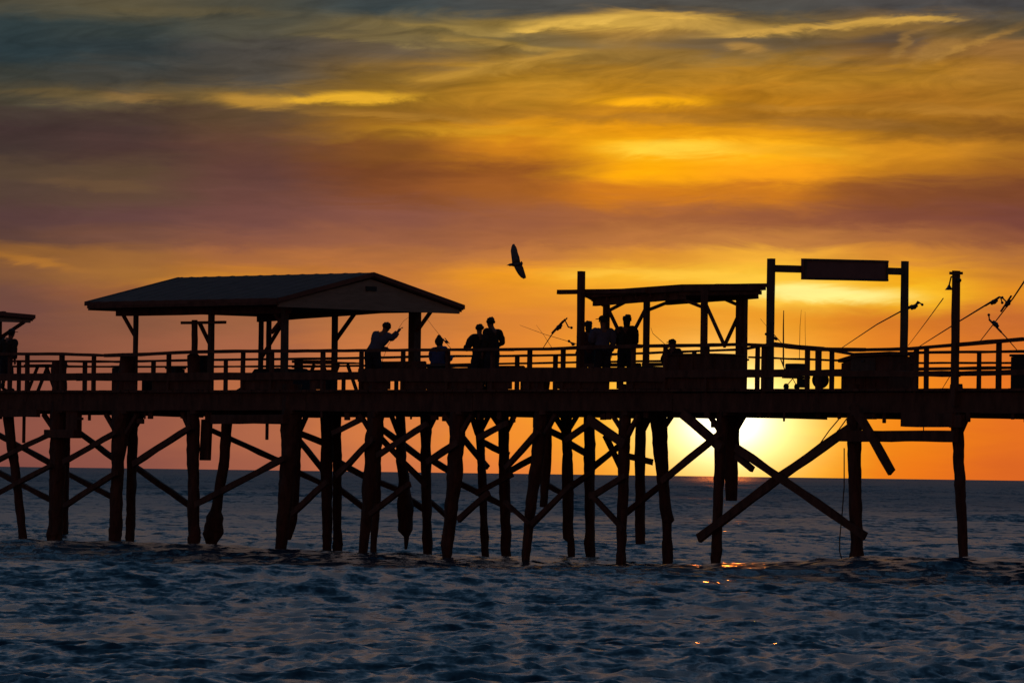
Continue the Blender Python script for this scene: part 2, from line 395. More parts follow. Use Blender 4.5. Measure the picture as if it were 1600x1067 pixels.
# ------------------------------------------------------------------ railings
def railing(w, label, top, mids, posts, pw, panels=()):
    t = thing('railing', PT(SP(800, w), w, DECK), label, 'railing')
    m_ = MB()
    for (a, b) in zip(top[:-1], top[1:]): m_.timber(W(a[0], a[1], w), W(b[0], b[1], w), px(a[0], w, a[2]), .14, NV, .006)
    m_.build('top_rail', 'wood', t)
    for pl in mids:
        m_ = MB()
        for (a, b) in zip(pl[:-1], pl[1:]): m_.timber(W(a[0], a[1], w + .04), W(b[0], b[1], w + .04), px(a[0], w, a[2]), .045, NV, .008)
        m_.build('mid_rail', 'wood', t)
    for (a, b) in panels:                                            # boards closing the gap above the deck
        m_ = MB()
        for k in range(max(1, int((b - a) / 22))):
            n_ = max(1, int((b - a) / 22)); ua = a + (b - a) * k / n_; ub = a + (b - a) * (k + 1) / n_
            sa, sb = SP(ua, w + .1), SP(ub, w + .1); m_.pbox(sa + .004, sb - .004, w + .10, w + .13, DECK + .01, DECK + .34 + random.uniform(-.02, .03))
        m_.build('infill_panel', 'wood', t)
    for u in posts:
        u_, ww = u if isinstance(u, tuple) else (u, pw)
        v = np.interp(u_, [q[0] for q in top], [q[1] for q in top])
        P = W(u_, v + 1, w + .09); m_ = MB().timber((P.x, P.y, DECK - .3), P, px(u_, w, ww), .1, NV, .006)
        m_.build('rail_post', 'wood', t)
railing(0, 'near railing of the pier, sagging timber top rail over a wide board rail',
    [(-120, 552, 5), (0, 553, 4.5), (100, 553, 4.5), (165, 555.5, 5.5), (215, 554, 5), (300, 550, 5), (350, 549, 5), (520, 548, 4.5), (690, 546.5, 4.5), (800, 546, 4.5), (862, 545, 5), (908, 543, 6), (1000, 541, 5), (1090, 539.5, 5), (1165, 538, 5), (1230, 541, 7), (1285, 545.5, 6), (1350, 546.5, 5), (1420, 545, 5), (1494, 538.5, 6), (1600, 530, 6), (1700, 522, 6)],
    [[(-120, 589, 11), (120, 589, 12), (330, 588, 12), (560, 587, 14)], [(560, 586, 20), (800, 585.5, 22), (1040, 585, 24)], [(1040, 584, 12), (1250, 583, 9), (1420, 584, 9), (1500, 584, 8), (1720, 578, 8)]],
    [16, 43, (97, 7), 147, 264, 380, 425, (505, 6), 565, 630, 700, 770, (828, 6), 880, 990, 1040, 1105, (1195, 9), 1262, (1279, 8), 1432, (1448, 5), (1561, 6), 1640, -40], 5, [(176, 213), (238, 331), (379, 457), (484, 508), (565, 579), (584, 609), (627, 754), (761, 799), (817, 849), (869, 951), (963, 973), (978, 1165)])
railing(PW, 'far railing of the pier, thin timber rails seen through the near one',
    [(-120, 563, 4), (0, 564, 3.5), (180, 565, 3.5), (340, 562, 3.5), (520, 560, 3.5), (690, 556.5, 3.5), (800, 556, 3.5), (960, 553.5, 3.5), (1160, 546, 3.5), (1210, 536, 3.5), (1280, 545, 3.5), (1330, 553, 3.5), (1430, 551, 4), (1600, 549, 4), (1760, 546, 4)],
    [[(-120, 572, 3), (330, 573, 3), (640, 571, 3), (900, 566, 3), (1170, 562, 3)], [(1170, 558, 3), (1420, 567, 3), (1600, 567, 3), (1760, 566, 3)], [(-120, 592, 5), (600, 590, 5), (1170, 583, 5), (1420, 577, 5), (1600, 574, 5), (1760, 573, 5)]],
    [30, 133, 240, 353, 470, 585, 690, 808, 868, 985, 1085, 1184, 1300, 1425, 1530, 1645], 5)

# ------------------------------------------------------------------ gable shelter
def post(mb_, u, w, v0, wpx, v1=None, dep=None):
    P = W(u, v0, w); mb_.timber(P, (P.x, P.y, DECK - .01) if v1 is None else W(u, v1, w), px(u, w, wpx), dep or px(u, w, wpx), NV, .004)
    return mb_
def gable_shelter(sn, w0, w1, L, ze, rise, label, posts, braces, over=.35):
    """sn: pier position of the gable end facing right"""
    t = thing('picnic_shelter', PT(sn - L / 2, (w0 + w1) / 2, DECK), label, 'shelter')
    wm = (w0 + w1) / 2; th = .1
    def slab(wa, za, wb, zb, name):
        m_ = MB(); n = 14
        vs = []
        for k in range(n * 4 + 1):                                  # standing seams of the roof sheet
            s_ = sn + .12 - (L + .24) * k / (n * 4); up = .012 if k % 4 == 0 else 0
            vs += [PT(s_, wa, za + up), PT(s_, wb, zb + up), PT(s_, wb, zb - th), PT(s_, wa, za - th)]
        fs = [(0, 1, 2, 3)]
        for k in range(n * 4):
            a = 4 * k; b = a + 4
            fs += [(a, b, b + 1, a + 1), (a + 3, a + 2, b + 2, b + 3), (a, a + 3, b + 3, b), (a + 1, b + 1, b + 2, a + 2)]
        fs.append((4 * n * 4 + 3, 4 * n * 4 + 2, 4 * n * 4 + 1, 4 * n * 4))
        return m_.add(vs, fs).build(name, 'roof', t)
    slab(w0, ze, wm, ze + rise, 'roof_slope'); slab(w1, ze, wm - .0, ze + rise, 'roof_slope')
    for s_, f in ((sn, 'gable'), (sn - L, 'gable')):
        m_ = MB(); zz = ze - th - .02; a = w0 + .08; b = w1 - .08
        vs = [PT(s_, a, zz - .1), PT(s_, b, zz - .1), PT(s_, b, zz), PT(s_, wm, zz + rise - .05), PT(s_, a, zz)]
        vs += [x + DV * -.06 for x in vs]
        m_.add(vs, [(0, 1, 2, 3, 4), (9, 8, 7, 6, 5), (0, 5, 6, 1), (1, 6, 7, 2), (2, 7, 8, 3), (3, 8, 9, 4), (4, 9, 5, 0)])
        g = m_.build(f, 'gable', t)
        v_ = MB().pbox(s_ - .02, s_ + .03, wm - .18, wm + .18, ze + rise - (.48 if rise > .4 else .06), ze + rise - (.36 if rise > .4 else .03)).build('vent', 'black', g)
        r_ = MB()
        for q in (w0, w1): r_.timber(PT(s_ + .05, q, ze - .06), PT(s_ + .05, wm, ze + rise - .06), .14, .04, DV, .003)
        r_.build('barge_board', 'grey', t)
    for w in (w0 + .02, w1 - .02):
        MB().timber(PT(sn, w, ze - .1), PT(sn - L, w, ze - .1), .14, .04, NV, .003).build('fascia', 'wood', t)
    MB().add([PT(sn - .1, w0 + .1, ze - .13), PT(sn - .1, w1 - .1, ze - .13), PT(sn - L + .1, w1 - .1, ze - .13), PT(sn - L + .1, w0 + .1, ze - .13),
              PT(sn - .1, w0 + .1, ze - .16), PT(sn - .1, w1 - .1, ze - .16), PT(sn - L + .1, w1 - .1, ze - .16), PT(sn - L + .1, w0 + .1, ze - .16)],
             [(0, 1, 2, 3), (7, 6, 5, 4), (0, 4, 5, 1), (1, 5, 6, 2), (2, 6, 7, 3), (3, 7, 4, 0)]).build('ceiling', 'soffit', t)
    for w, br_, bl_ in ((w0 + .75, -.36, -.36), (w1 - .75, -.12, -.38)):          # the far beam sags to the left
        MB().timber(PT(sn - over, w, ze + br_ + .11), PT(sn - L + over, w, ze + bl_ + .11), .22, .1, NV, .004).build('header_beam', 'wood', t)
    for (u, w, wd, d) in posts:
        s_ = SP(u, w, 520); x = PT(s_, w, ze - .17)
        MB().timber(x, PT(s_, w, DECK), px(u, w, wd), d, NV, .004).build('post', 'grey', t)
    if rise > .4: MB().timber(W(284, 504.5, .3), W(352, 503.5, .3), px(300, .3, 4.5), .08, NV, .003).build('tie_beam', 'wood', t)
    for (u0, v0, u1, v1, w, wd) in braces:
        MB().timber(W(u0, v0, w), W(u1, v1, w), px(u0, w, wd), .07, NV, .003).build('knee_brace', 'wood', t)
    return t
c = W(432, 467, -.3)
gable_shelter((c - X0).dot(DV), -.3, 6.1, 7.8, c.z + .02, .76, 'large open shelter with low gable roof on the pier, pale gable end facing right',
    [(212, .45, 6, .1), (330, .45, 8, .12), (445, .45, 9, .14), (420, 5.35, 6, .1), (408, 5.35, 6, .1), (523, 5.35, 7.5, .12), (648, 5.35, 14, .24)],
    [(190, 488, 212, 527, .45, 5), (312, 505, 330, 542, .45, 5), (448, 490, 424, 520, .45, 5), (430, 490, 446, 520, .47, 4), (448, 494, 408, 560, 5.3, 5), (557, 486, 524, 532, 5.3, 5.5), (678, 480, 651, 518, 5.3, 5)])
c2 = W(-230, 490, -.3)
gable_shelter(SP(-232, -.3, 490), -.3, 6.1, 7.8, ZP(57, 498, 6.1) + .1, .14, 'shelter mostly out of frame at the left edge, only its eave tip showing',
    [(-300, .45, 8, .12), (-225, .45, 8, .12), (-2, 5.35, 8, .12), (-120, 5.35, 8, .12)], [(38, 503, 0, 528, 5.3, 5)])

# ------------------------------------------------------------------ flat shelter
def flat_shelter():
    sn = SP(1065, .3, 444)
    t = thing('flat_roofed_shelter', PT(sn - 1.6, 1.7, DECK), 'small shelter with thin near-flat roof and knee braces beside the tall left pole', 'shelter')
    L, Wd = 3.34, 2.85
    def zt(s_, w): return CAMZ + 4.55 - .12 * (sn - s_) / L + .11 * (w - .3) / Wd
    m_ = MB(); c = []
    for dz in (-.16, 0):
        for s_, w in ((sn - L, .3), (sn, .3), (sn, .3 + Wd), (sn - L, .3 + Wd)): c.append(PT(s_, w, zt(s_, w) + dz))
    m_.hexa(c); m_.build('roof', 'wood', t)
    for w in (.5, .3 + Wd - .2):
        MB().timber(PT(sn - L + .1, w, zt(sn - L, w) - .26), PT(sn - .1, w, zt(sn, w) - .26), .2, .1, NV, .004).build('roof_beam', 'wood', t)
    m_ = MB()
    for k in range(7):
        s_ = sn - .12 - (L - .3) * k / 6
        m_.timber(PT(s_, .36, zt(s_, .4) - .21), PT(s_, .25 + Wd, zt(s_, 3) - .21), .1, .05, DV, .003)
    m_.build('rafters', 'wood', t)
    MB().timber(W(872, 456.5, .25), W(1010, 454, .25), px(900, .2, 7), .09, NV, .004).build('cantilever_beam', 'wood', t)
    MB().timber(W(1120, 446.5, 3.0), W(1204, 446, 3.0), px(1200, 3, 6), .09, NV, .004).build('cantilever_beam', 'wood', t)
    for (u, w, wd) in ((947, .6, 8), (1010, 2.9, 7), (1100, .6, 8), (1155, 2.9, 8), (1163.5, 3.0, 5)):
        s_ = SP(u, w, 520)
        MB().timber(PT(s_, w, zt(s_, w) - .17), PT(s_, w, DECK), px(u, w, wd), .13, NV, .004).build('post', 'wood', t)
    for (u0, v0, u1, v1, w, wd) in ((948, 478, 968, 520, .6, 4.5), (1011, 478, 984, 530, 2.9, 4.5), (912, 460, 950, 481, .6, 4.5), (988, 466, 950, 486, .6, 4.5), (1054, 468, 1012, 485, 2.9, 4.5),
                                    (1062, 466, 1100, 481, .6, 4.5), (1124, 464, 1152, 476, 2.9, 4.5), (1103, 476, 1133, 542, .6, 4.5), (1156, 488, 1131, 542, 2.9, 4.5)):
        MB().timber(W(u0, v0, w), W(u1, v1, w), px(u0, w, wd), .06, NV, .003).build('knee_brace', 'wood', t)
flat_shelter()
# tall poles
def pole(u, v, w, wd, label):
    P = W(u, v, w); t = thing('tall_pole', (P.x, P.y, DECK), label, 'pole', 'tall timber poles on the pier')
    MB().timber((P.x, P.y, DECK - .4), P, px(u, w, wd), px(u, w, wd), NV, .005).build('shaft', 'wood', t)
    return t
pole(908.5, 424, .12, 9, 'tall square timber pole at the left end of the small flat roofed shelter')
t = pole(1494, 423, -.02, 9.5, 'tall timber pole with a lamp bracket standing above the lone right piling')
MB().timber(W(1492, 430, -.12), W(1492, 606, -.12), px(1492, 0, 4), .05, NV, .004).build('conduit', 'wood', t)
q = W(1487, 434, -.1)
MB().tube([W(1494, 431, -.1), W(1486, 433, -.1), W(1483, 446, -.1)], .02, 6).tube([W(1497, 437, -.1), W(1500, 439, -.1)], .05, 6).build('bracket', 'steel', t)
MB().tube([W(1483, 445, -.1), W(1483, 449, -.1), W(1483, 453, -.1)], [.02, .05, .1], 10).build('lamp_shade', 'steel', t)
MB().timber(W(1494, 427, -.02) - DV * .12, W(1494, 427, -.02) + DV * .12, .06, .2, NV, .003).build('cap_block', 'wood', t)

# ------------------------------------------------------------------ sign gate
P0 = W(1205, 404, .15); P1 = W(1414, 408, 4.6)
t = thing('sign_frame', (P0.x, P0.y, DECK), 'tall timber frame of two posts carrying a long dark sign board', 'sign')
for P, u, w, wd in ((P0, 1205, .15, 9), (P1, 1414, 4.6, 8.5)):
    MB().timber((P.x, P.y, DECK), P, px(u, w, wd), .14, NV, .004).build('post', 'grey', t)
GA = (P1 - P0); GA.z = 0; GA.normalize(); GN = Vector((-GA.y, GA.x, 0))
A = W(1205, 419.5, .15); B = W(1414, 424.5, 4.6)
MB().timber(A + GA * .05, B - GA * .05, px(1300, 2, 11), .1, GN, .004).build('crossbeam', 'grey', t)
def on_gate(f, dz=0): 
    p = A.lerp(B, f); p.z += dz; return p
pa, pb = on_gate((1247 - 1205) / 209), on_gate((1378.5 - 1205) / 209)
MB().timber(pa - GN * .13, pb - GN * .13, px(1300, 2, 33), .1, GN, .002).build('sign_board', 'board', t)
m_ = MB(); hh = px(1300, 2, 33) / 2 - .03
for dz in (-hh, hh):
    z_ = Vector((0, 0, dz)); m_.timber(pa - GN * .19 + z_, pb - GN * .19 + z_, .05, .03, GN, .002)
for p_ in (pa + GA * .04, pb - GA * .04):
    m_.timber(p_ - GN * .19 + Vector((0, 0, -hh + .03)), p_ - GN * .19 + Vector((0, 0, hh - .03)), .06, .03, GN, .002)
m_.build('board_frame', 'grey', t)

# ------------------------------------------------------------------ deck furniture
def crate(u0, u1, v, w, dep, label, cat='box', name='storage_box', m='crate', lid=.06, group=None, v1=None):
    dep = min(dep, .45 * px(u0, w, u1 - u0) / .737)
    s0, s1 = SP(u0, w, 600), SP(u1, w + dep, 600); z = ZP((u0 + u1) / 2, v, w); zb = DECK if v1 is None else ZP((u0 + u1) / 2, v1, w)
    t = thing(name, PT((s0 + s1) / 2, w + dep / 2, zb), label, cat, group)
    MB().pbox(s0 + .03, s1 - .03, w + .02, w + dep - .02, zb, z - lid).build('body', m, t, bevel=.02)
    MB().pbox(s0, s1, w, w + dep, z - lid + .003, z).build('lid', m, t, bevel=.015)
    return t
def bench(u0, u1, vb, w, label, back=True, group='timber benches along the pier', seat_h=.45, slats=4, gap=.012):
    s0, s1 = SP(u0, w, 600), SP(u1, w, 600); zt = ZP((u0 + u1) / 2, vb, w)
    t = thing('bench', PT((s0 + s1) / 2, w + .25, DECK), label, 'bench', group)
    m_ = MB()
    for k in range(3): m_.timber(PT(s0, w + .12 + .16 * k, DECK + seat_h), PT(s1, w + .12 + .16 * k, DECK + seat_h), .05, .145, NV, .004)
    m_.build('seat', 'wood', t)
    if back:
        m_ = MB(); lo = DECK + .27; n = slats; hh = (zt - lo) / n
        for k in range(n): m_.timber(PT(s0, w, lo + hh * (k + .5)), PT(s1, w, lo + hh * (k + .5)), hh - gap, .03, NV, .004)
        m_.build('backrest', 'wood', t)
    n = max(2, int((s1 - s0) / 1.3) + 1)
    for k in range(n):
        s_ = s0 + .1 + (s1 - s0 - .2) * k / (n - 1)
        MB().timber(PT(s_, w + .06, DECK), PT(s_, w + .06, zt - .02 if back else DECK + seat_h - .03), .09, .07, NV, .003).build('leg', 'wood', t)
        MB().timber(PT(s_, w + .42, DECK), PT(s_, w + .42, DECK + seat_h - .03), .09, .07, NV, .003).build('leg', 'wood', t)
bench(596, 664, 564, 2.2, 'slatted high backed bench between the leaning man and the shelter corner post')
bench(456, 522, 561, 4.4, 'open slatted bench behind the picnic table under the gable shelter', slats=5, gap=.06)
bench(655, 735, 568, 1.2, 'slatted bench behind the seated person in blue')
bench(738, 818, 571, 1.6, 'slatted bench below the two people standing together')
bench(822, 902, 574, 1.4, 'low slatted bench below the fishing rod left of the tall pole')
bench(905, 1000, 567, 2.0, 'slatted bench behind the three people by the tall pole')
bench(1003, 1078, 566, 1.0, 'slatted bench under the small flat roofed shelter')
def picnic(u0, u1, w, label):
    s0, s1 = SP(u0, w, 600), SP(u1, w + 1.2, 600)
    t = thing('picnic_table', PT((s0 + s1) / 2, w + .7, DECK), label, 'table', 'picnic tables on the pier')
    m_ = MB()
    for k in range(5): m_.timber(PT(s0, w + .4 + .15 * k, DECK + .76), PT(s1, w + .4 + .15 * k, DECK + .76), .045, .14, NV, .003)
    m_.build('tabletop', 'wood', t)
    for q in (0, 1.25):
        m_ = MB()
        for k in range(2): m_.timber(PT(s0, w + q + .14 * k, DECK + .45), PT(s1, w + q + .14 * k, DECK + .45), .045, .13, NV, .003)
        m_.build('bench_seat', 'wood', t)
    for s_ in (s0 + .3, s1 - .3):
        m_ = MB().timber(PT(s_, w + .05, DECK + .42), PT(s_, w + 1.35, DECK + .42), .09, .05, DV, .003)
        m_.timber(PT(s_ + .05, w + .2, DECK), PT(s_ + .05, w + .55, DECK + .73), .09, .045, DV, .003)
        m_.timber(PT(s_ + .05, w + 1.2, DECK), PT(s_ + .05, w + .85, DECK + .73), .09, .045, DV, .003)
        m_.build('leg_frame', 'wood', t)
picnic(22, 112, 2.2, 'timber picnic table at the far left of the pier beside the person at the edge')
picnic(452, 568, 2.2, 'timber picnic table under the right half of the gable shelter')
crate(172, 198, 571, .55, .7, 'dark lidded box left of the tall piling head', 'box')
crate(219, 240, 585, .9, .5, 'low dark tub right of the tall piling head with a rounded corner', 'box')
crate(257, 291, 573, .6, .8, 'upper dark box stacked on the wide chest left of the shelter posts', 'box', v1=590)
crate(238, 300, 590, .5, 1.0, 'wide low chest left of the shelter posts carrying a second box', 'chest', 'storage_chest')
crate(306, 331, 555, .5, .7, 'tall narrow locker between the two left shelter posts', 'locker', 'locker')
crate(502, 530, 585, .6, .5, 'low dark box under the shelter post right of the picnic table', 'box')
crate(562, 578, 587, .5, .5, 'small dark box by the feet of the leaning man', 'box')
crate(630, 664, 590, .5, .6, 'dark lidded box at the foot of the thick shelter corner post', 'box')
crate(664, 712, 570, .3, .7, 'bulky dark chest hiding the seated person in blue below the waist', 'chest', 'storage_chest')
crate(712, 752, 590, .4, .6, 'low dark chest to the left below the two people standing together', 'chest', 'storage_chest')
crate(760, 797, 585, .4, .6, 'low dark chest to the right below the two people standing together', 'chest', 'storage_chest')
crate(817, 848, 578, .4, .6, 'upright dark box in front of the bench left of the tall pole', 'box')
crate(871, 902, 588, .45, .5, 'low box left of the tall pole foot', 'box')
crate(903, 951, 575, .9, .7, 'wide chest in front of the people at the tall pole', 'chest', 'storage_chest')
crate(983, 1036, 572, .35, .8, 'wide chest under the left part of the flat roofed shelter', 'chest', 'storage_chest')
t = crate(1038, 1164, 552, .35, 1.0, 'long solid counter cabinet under the flat roofed shelter in the sun glare', 'cabinet', 'counter_cabinet', 'wood', .05)
m_ = MB(); s0, s1 = SP(1038, .35), SP(1125, .35)
for k in range(1, 4): m_.pbox(s0 + (s1 - s0) * k / 4 - .02, s0 + (s1 - s0) * k / 4 + .02, .34, .375, DECK + .08, DECK + .8)
m_.build('door_trim', 'wood', t)
crate(1576, 1640, 553, .5, .9, 'dark bin cut by the right edge of the photo', 'bin', 'storage_bin')

# tarpaulin-covered heap
def tarp():
    w = .5; s0, s1 = SP(368, w), SP(444, w); n, m = 22, 12; vs, fs = [], []
    for i in range(n + 1):
        for j in range(m + 1):
            a, b = i / n, j / m
            prof = min(1, a / .28) * (1 if a < .96 else max(0, (1 - a) / .04)); pr2 = min(1, b / .18, (1 - b) / .18)
            h = .56 * prof ** .9 * max(0, pr2) ** .4 * (1 + .12 * noise.noise(Vector((a * 6, b * 5, 2))))
            vs.append(PT(s0 + (s1 - s0) * a, w + 1.1 * b, DECK + .005 + max(0, h)))
    for i in range(n):
        for j in range(m):
            k = i * (m + 1) + j; fs.append((k, k + m + 1, k + m + 2, k + 1))
    k = len(vs); per = [(i, 0) for i in range(n + 1)] + [(n, j) for j in range(1, m + 1)] + [(i, m) for i in range(n - 1, -1, -1)] + [(0, j) for j in range(m - 1, 0, -1)]
    fs.append(tuple(i * (m + 1) + j for i, j in per))
    o = MB().add(vs, fs).build('covered_heap', 'tarp', base=PT((s0 + s1) / 2, 1, DECK), smooth=True)
    tag(o, 'heap under a dark tarpaulin sloping down to its left inside the gable shelter', 'tarpaulin')
tarp()

# hut
def hut():
    w = .2; dp = .8; s0, s1 = SP(1309, w), SP(1427, w + dp)
    zl, zm, zr = ZP(1309, 561, w), ZP(1340, 552, w), ZP(1390, 549, w); sm = SP(1338, w)
    t = thing('bait_hut', PT((s0 + s1) / 2, w + dp / 2, DECK), 'squat dark wooden hut with a sloping left roof between sign post and right pole', 'hut')
    prof = [(s0 + .06, DECK), (s1 - .06, DECK), (s1 - .06, zr - .1), (sm, zm - .1), (s0 + .06, zl - .1)]
    vs = [PT(a, w + .05, z) for a, z in prof] + [PT(a, w + dp - .05, z) for a, z in prof]
    MB().add(vs, [(0, 1, 2, 3, 4), (9, 8, 7, 6, 5), (0, 5, 6, 1), (1, 6, 7, 2), (2, 7, 8, 3), (3, 8, 9, 4), (4, 9, 5, 0)]).build('walls', 'wood', t)
    top = [(s0, zl), (sm, zm), (s1, zr)]; m_ = MB()
    for (a, za), (b, zb) in zip(top[:-1], top[1:]):
        m_.hexa([PT(a, w, za - .08), PT(b, w, zb - .08), PT(b, w + dp, zb - .08), PT(a, w + dp, za - .08), PT(a, w, za), PT(b, w, zb), PT(b, w + dp, zb), PT(a, w + dp, za)])
    m_.build('roof', 'wood', t)
    sh = MB().pbox(SP(1328, w), SP(1366, w), w + .02, w + .06, DECK + .35, DECK + .72).build('hatch', 'grey', t)
    MB().pbox(SP(1346, w), SP(1350, w), w - .01, w + .02, DECK + .62, DECK + .66).build('handle', 'steel', sh)
    for u in (1318, 1334, 1350, 1366): MB().pbox(SP(u, w) - .012, SP(u, w) + .012, w + .02, w + .055, DECK + .05, DECK + .33).build('cladding_strip', 'wood', t)
hut()

# cart
def wheel(mb_, c, r, ax, th):
    a = Vector(ax).normalized(); x = Vector((0, 0, 1)); y = a.cross(x); n = 28; pts = []
    for k in range(n + 1):
        tt = 2 * math.pi * k / n; pts.append(c + x * (r * math.cos(tt)) + y * (r * math.sin(tt)))
    return mb_.tube(pts, th, 8)
def cart():
    w = 1.0; c = W(1282, 593, w); r = px(1282, w, 13.5); c.z = DECK + r + .02
    t = thing('fishing_cart', PT(SP(1255, w), w + .3, DECK), 'loaded fishing cart with a large wheel standing left of the wooden hut', 'cart')
    ax = Vector((.2, 1, 0)).normalized(); sx_ = Vector((ax.y, -ax.x, 0))
    wo = wheel(MB(), c, r - .03, ax, .03).build('wheel', 'rubber', t, smooth=True)
    m_ = MB()
    for k in range(6):
        a = math.pi * k / 3; m_.tube([c, c + (sx_ * math.cos(a) + Vector((0, 0, math.sin(a)))) * (r - .05)], .008, 6)
    m_.tube([c - ax * .05, c + ax * .05], .035, 10).build('spokes', 'steel', wo)
    MB().tube([c - ax * .006, c + ax * .006], r * .8, 20).build('wheel_disc', 'black', wo)
    MB().tube([c - ax * .07, c + ax * .25], .012, 8).build('axle', 'steel', t)
    s0, s1 = SP(1219, w), SP(1264, w + .5)
    MB().pbox(s0, s1 + .05, w + .05, w + .5, DECK + .27, DECK + .32).build('bed', 'wood', t, bevel=.01)
    MB().pbox(s0 + .06, s1 - .02, w + .08, w + .47, DECK + .325, DECK + .62).build('load_box', 'crate', t, bevel=.03)
    MB().pbox(SP(1240, w), s1 - .0, w + .1, w + .45, DECK + .05, DECK + .265).build('bucket', 'crate', t, bevel=.03)
    MB().tube([PT(s0 + .05, w + .3, DECK + .3), PT(s0 - .12, w + .3, DECK + .42), PT(s0 - .3, w + .3, DECK + .75)], .014, 8).tube([PT(s0 - .3, w + .12, DECK + .75), PT(s0 - .3, w + .48, DECK + .75)], .014, 8).build('handle', 'steel', t)
    for dw in (.08, .44):
        k = PT(s0 + .12, w + dw, DECK + .075)
        MB().tube([k - NV * .02, k + NV * .02], .075, 14).build('caster', 'rubber', t)
    MB().tube([PT(s0 + .12, w + .08, DECK + .08), PT(s0 + .12, w + .3, DECK + .27), PT(s0 + .12, w + .44, DECK + .08)], .012, 6).build('fork', 'steel', t)
cart()

# ropes under the deck
for pts, lab in (([(1313, 652), (1296, 672), (1279, 696)], 'thin rope running from the deck edge down to the long diagonal brace'),
                 ([(1323, 654), (1310, 672), (1296, 690)], 'second thin rope just right of the first, deck edge to diagonal brace'),
                 ([(1319, 700), (1319, 760), (1316, 800), (1312, 842), (1312, 862), (1316, 876), (1322, 885)], 'long slack rope hanging beside the thick right piling into the water')):
    o = MB().tube([W(a, b, -.35) for a, b in pts], .014, 7, step=.2).build('rope', 'rope', base=W(pts[-1][0], pts[-1][1], -.35)); tag(o, lab, 'rope', 'ropes hanging under the pier')

# ------------------------------------------------------------------ fishing rods
def rod(pts, w, label, reel=None, thick=.012, arm=None, w2=None):
    P = [W(u, v, w if w2 is None else w + (w2 - w) * i / (len(pts) - 1)) for i, (u, v) in enumerate(pts)]
    t = thing('fishing_rod', P[0], label, 'fishing rod', 'fishing rods along the rails')
    n = len(P); MB().tube(P, [thick * (.45 + .55 * i / (n - 1)) for i in range(n)], 7, step=.3).build('blank', 'graphite', t, smooth=True)
    if reel:
        a = (P[-1] - P[-2]).normalized(); c = W(*reel, w if w2 is None else w2); b = Vector((a.z, 0, -a.x)).normalized()
        q_ = .45 if thick < .01 else 1.0
        MB().tube([c - a * .28 * q_, c + a * .22 * q_], .024 * q_, 8).build('grip', 'black', t)
        rl = MB().ball(c + b * .03, (.07 * q_ ** .5, .06 * q_ ** .5, .06 * q_ ** .5), 7).tube([c + b * .03 - a * .09 * q_, c + b * .03 + a * .1 * q_], .045 * q_, 10).build('reel', 'steel', t)
        if arm:
            q = [W(*x, w if w2 is None else w2) for x in arm]
            MB().tube([c + b * .03] + q, .018, 7).ball(q[-1], .035, 6).build('crank', 'steel', rl)
rod([(1316, 543), (1370, 507), (1425, 477)], 6.6, 'long rod leaning up to the right, its reel just right of the right sign post', (1427, 478), .02, [(1434, 471), (1441, 476)])
rod([(1419, 540), (1447, 503), (1474, 466)], 6.7, 'thin bare rod rising right of the right sign post, without a reel', None, .013)
rod([(1437, 541), (1494, 505), (1553, 469)], 6.6, 'long rod crossing behind the lamp pole with a big reel at its raised end', (1552, 470), .022, [(1563, 464), (1566, 473)])
rod([(1530, 535), (1565, 490), (1583, 466), (1603, 436)], 6.2, 'steep rod at the right edge rising out of the photo past its reel', (1573, 473), .022, [(1566, 465)])
rod([(1590, 548), (1572, 527), (1549, 503)], 6.0, 'short rod leaning left at the right edge with an upright crank', (1554, 508), .02, [(1546, 500), (1545, 492)])
rod([(849, 543), (862, 523), (886, 497)], 3.5, 'rod with an A shaped bail leaning to the tall pole from the left', (872, 510), .02, [(882, 499), (888, 511), (893, 512)])
rod([(812, 508), (850, 522), (897, 536)], 3.2, 'thin rod nearly level left of the tall pole with its reel at the pole', (896, 536), .008, [(889, 533)])
rod([(838, 508), (850, 524), (862, 543)], 3.8, 'faint thin rod crossing left of the rod with the bail', None, .006)
rod([(1188, 498), (1205, 518), (1222, 537)], 3.0, 'short rod crossing the left sign post with a reel right of it', (1214, 528), .008, [(1206, 523), (1197, 522)])
rod([(1224.5, 485), (1224, 510), (1224, 572)], 2.8, 'dark upright rod standing in the cart nearest the left sign post', None, .022)
rod([(1252, 484), (1250, 510), (1249, 560)], 2.8, 'thin upright rod, left of the two slender ones over the cart', None, .008)
rod([(1258, 487), (1258, 515), (1259, 560)], 2.9, 'thin upright rod, right of the two slender ones over the cart', None, .006)
rod([(1017, 512), (1020, 521), (1037, 536), (1049, 548)], 1.2, 'thin rod held up to the left by the seated person in a cap', None, .009)
rod([(666, 497), (680, 515), (690, 527), (705, 545)], 1.6, 'thin rod by the seated person in blue with a reel at its lower half', (699, 533), .007, [(692, 531)])
rod([(652, 486), (630, 502), (606, 540), (597, 565)], 1.7, 'thin rod rising to the right in front of the leaning man', None, .006)
rod([(1535, 612), (1481, 615), (1470, 611), (1484, 588), (1493, 572)][1:], 6.0, 'short rod leaning against the far rail left of the lamp pole', None, .012)

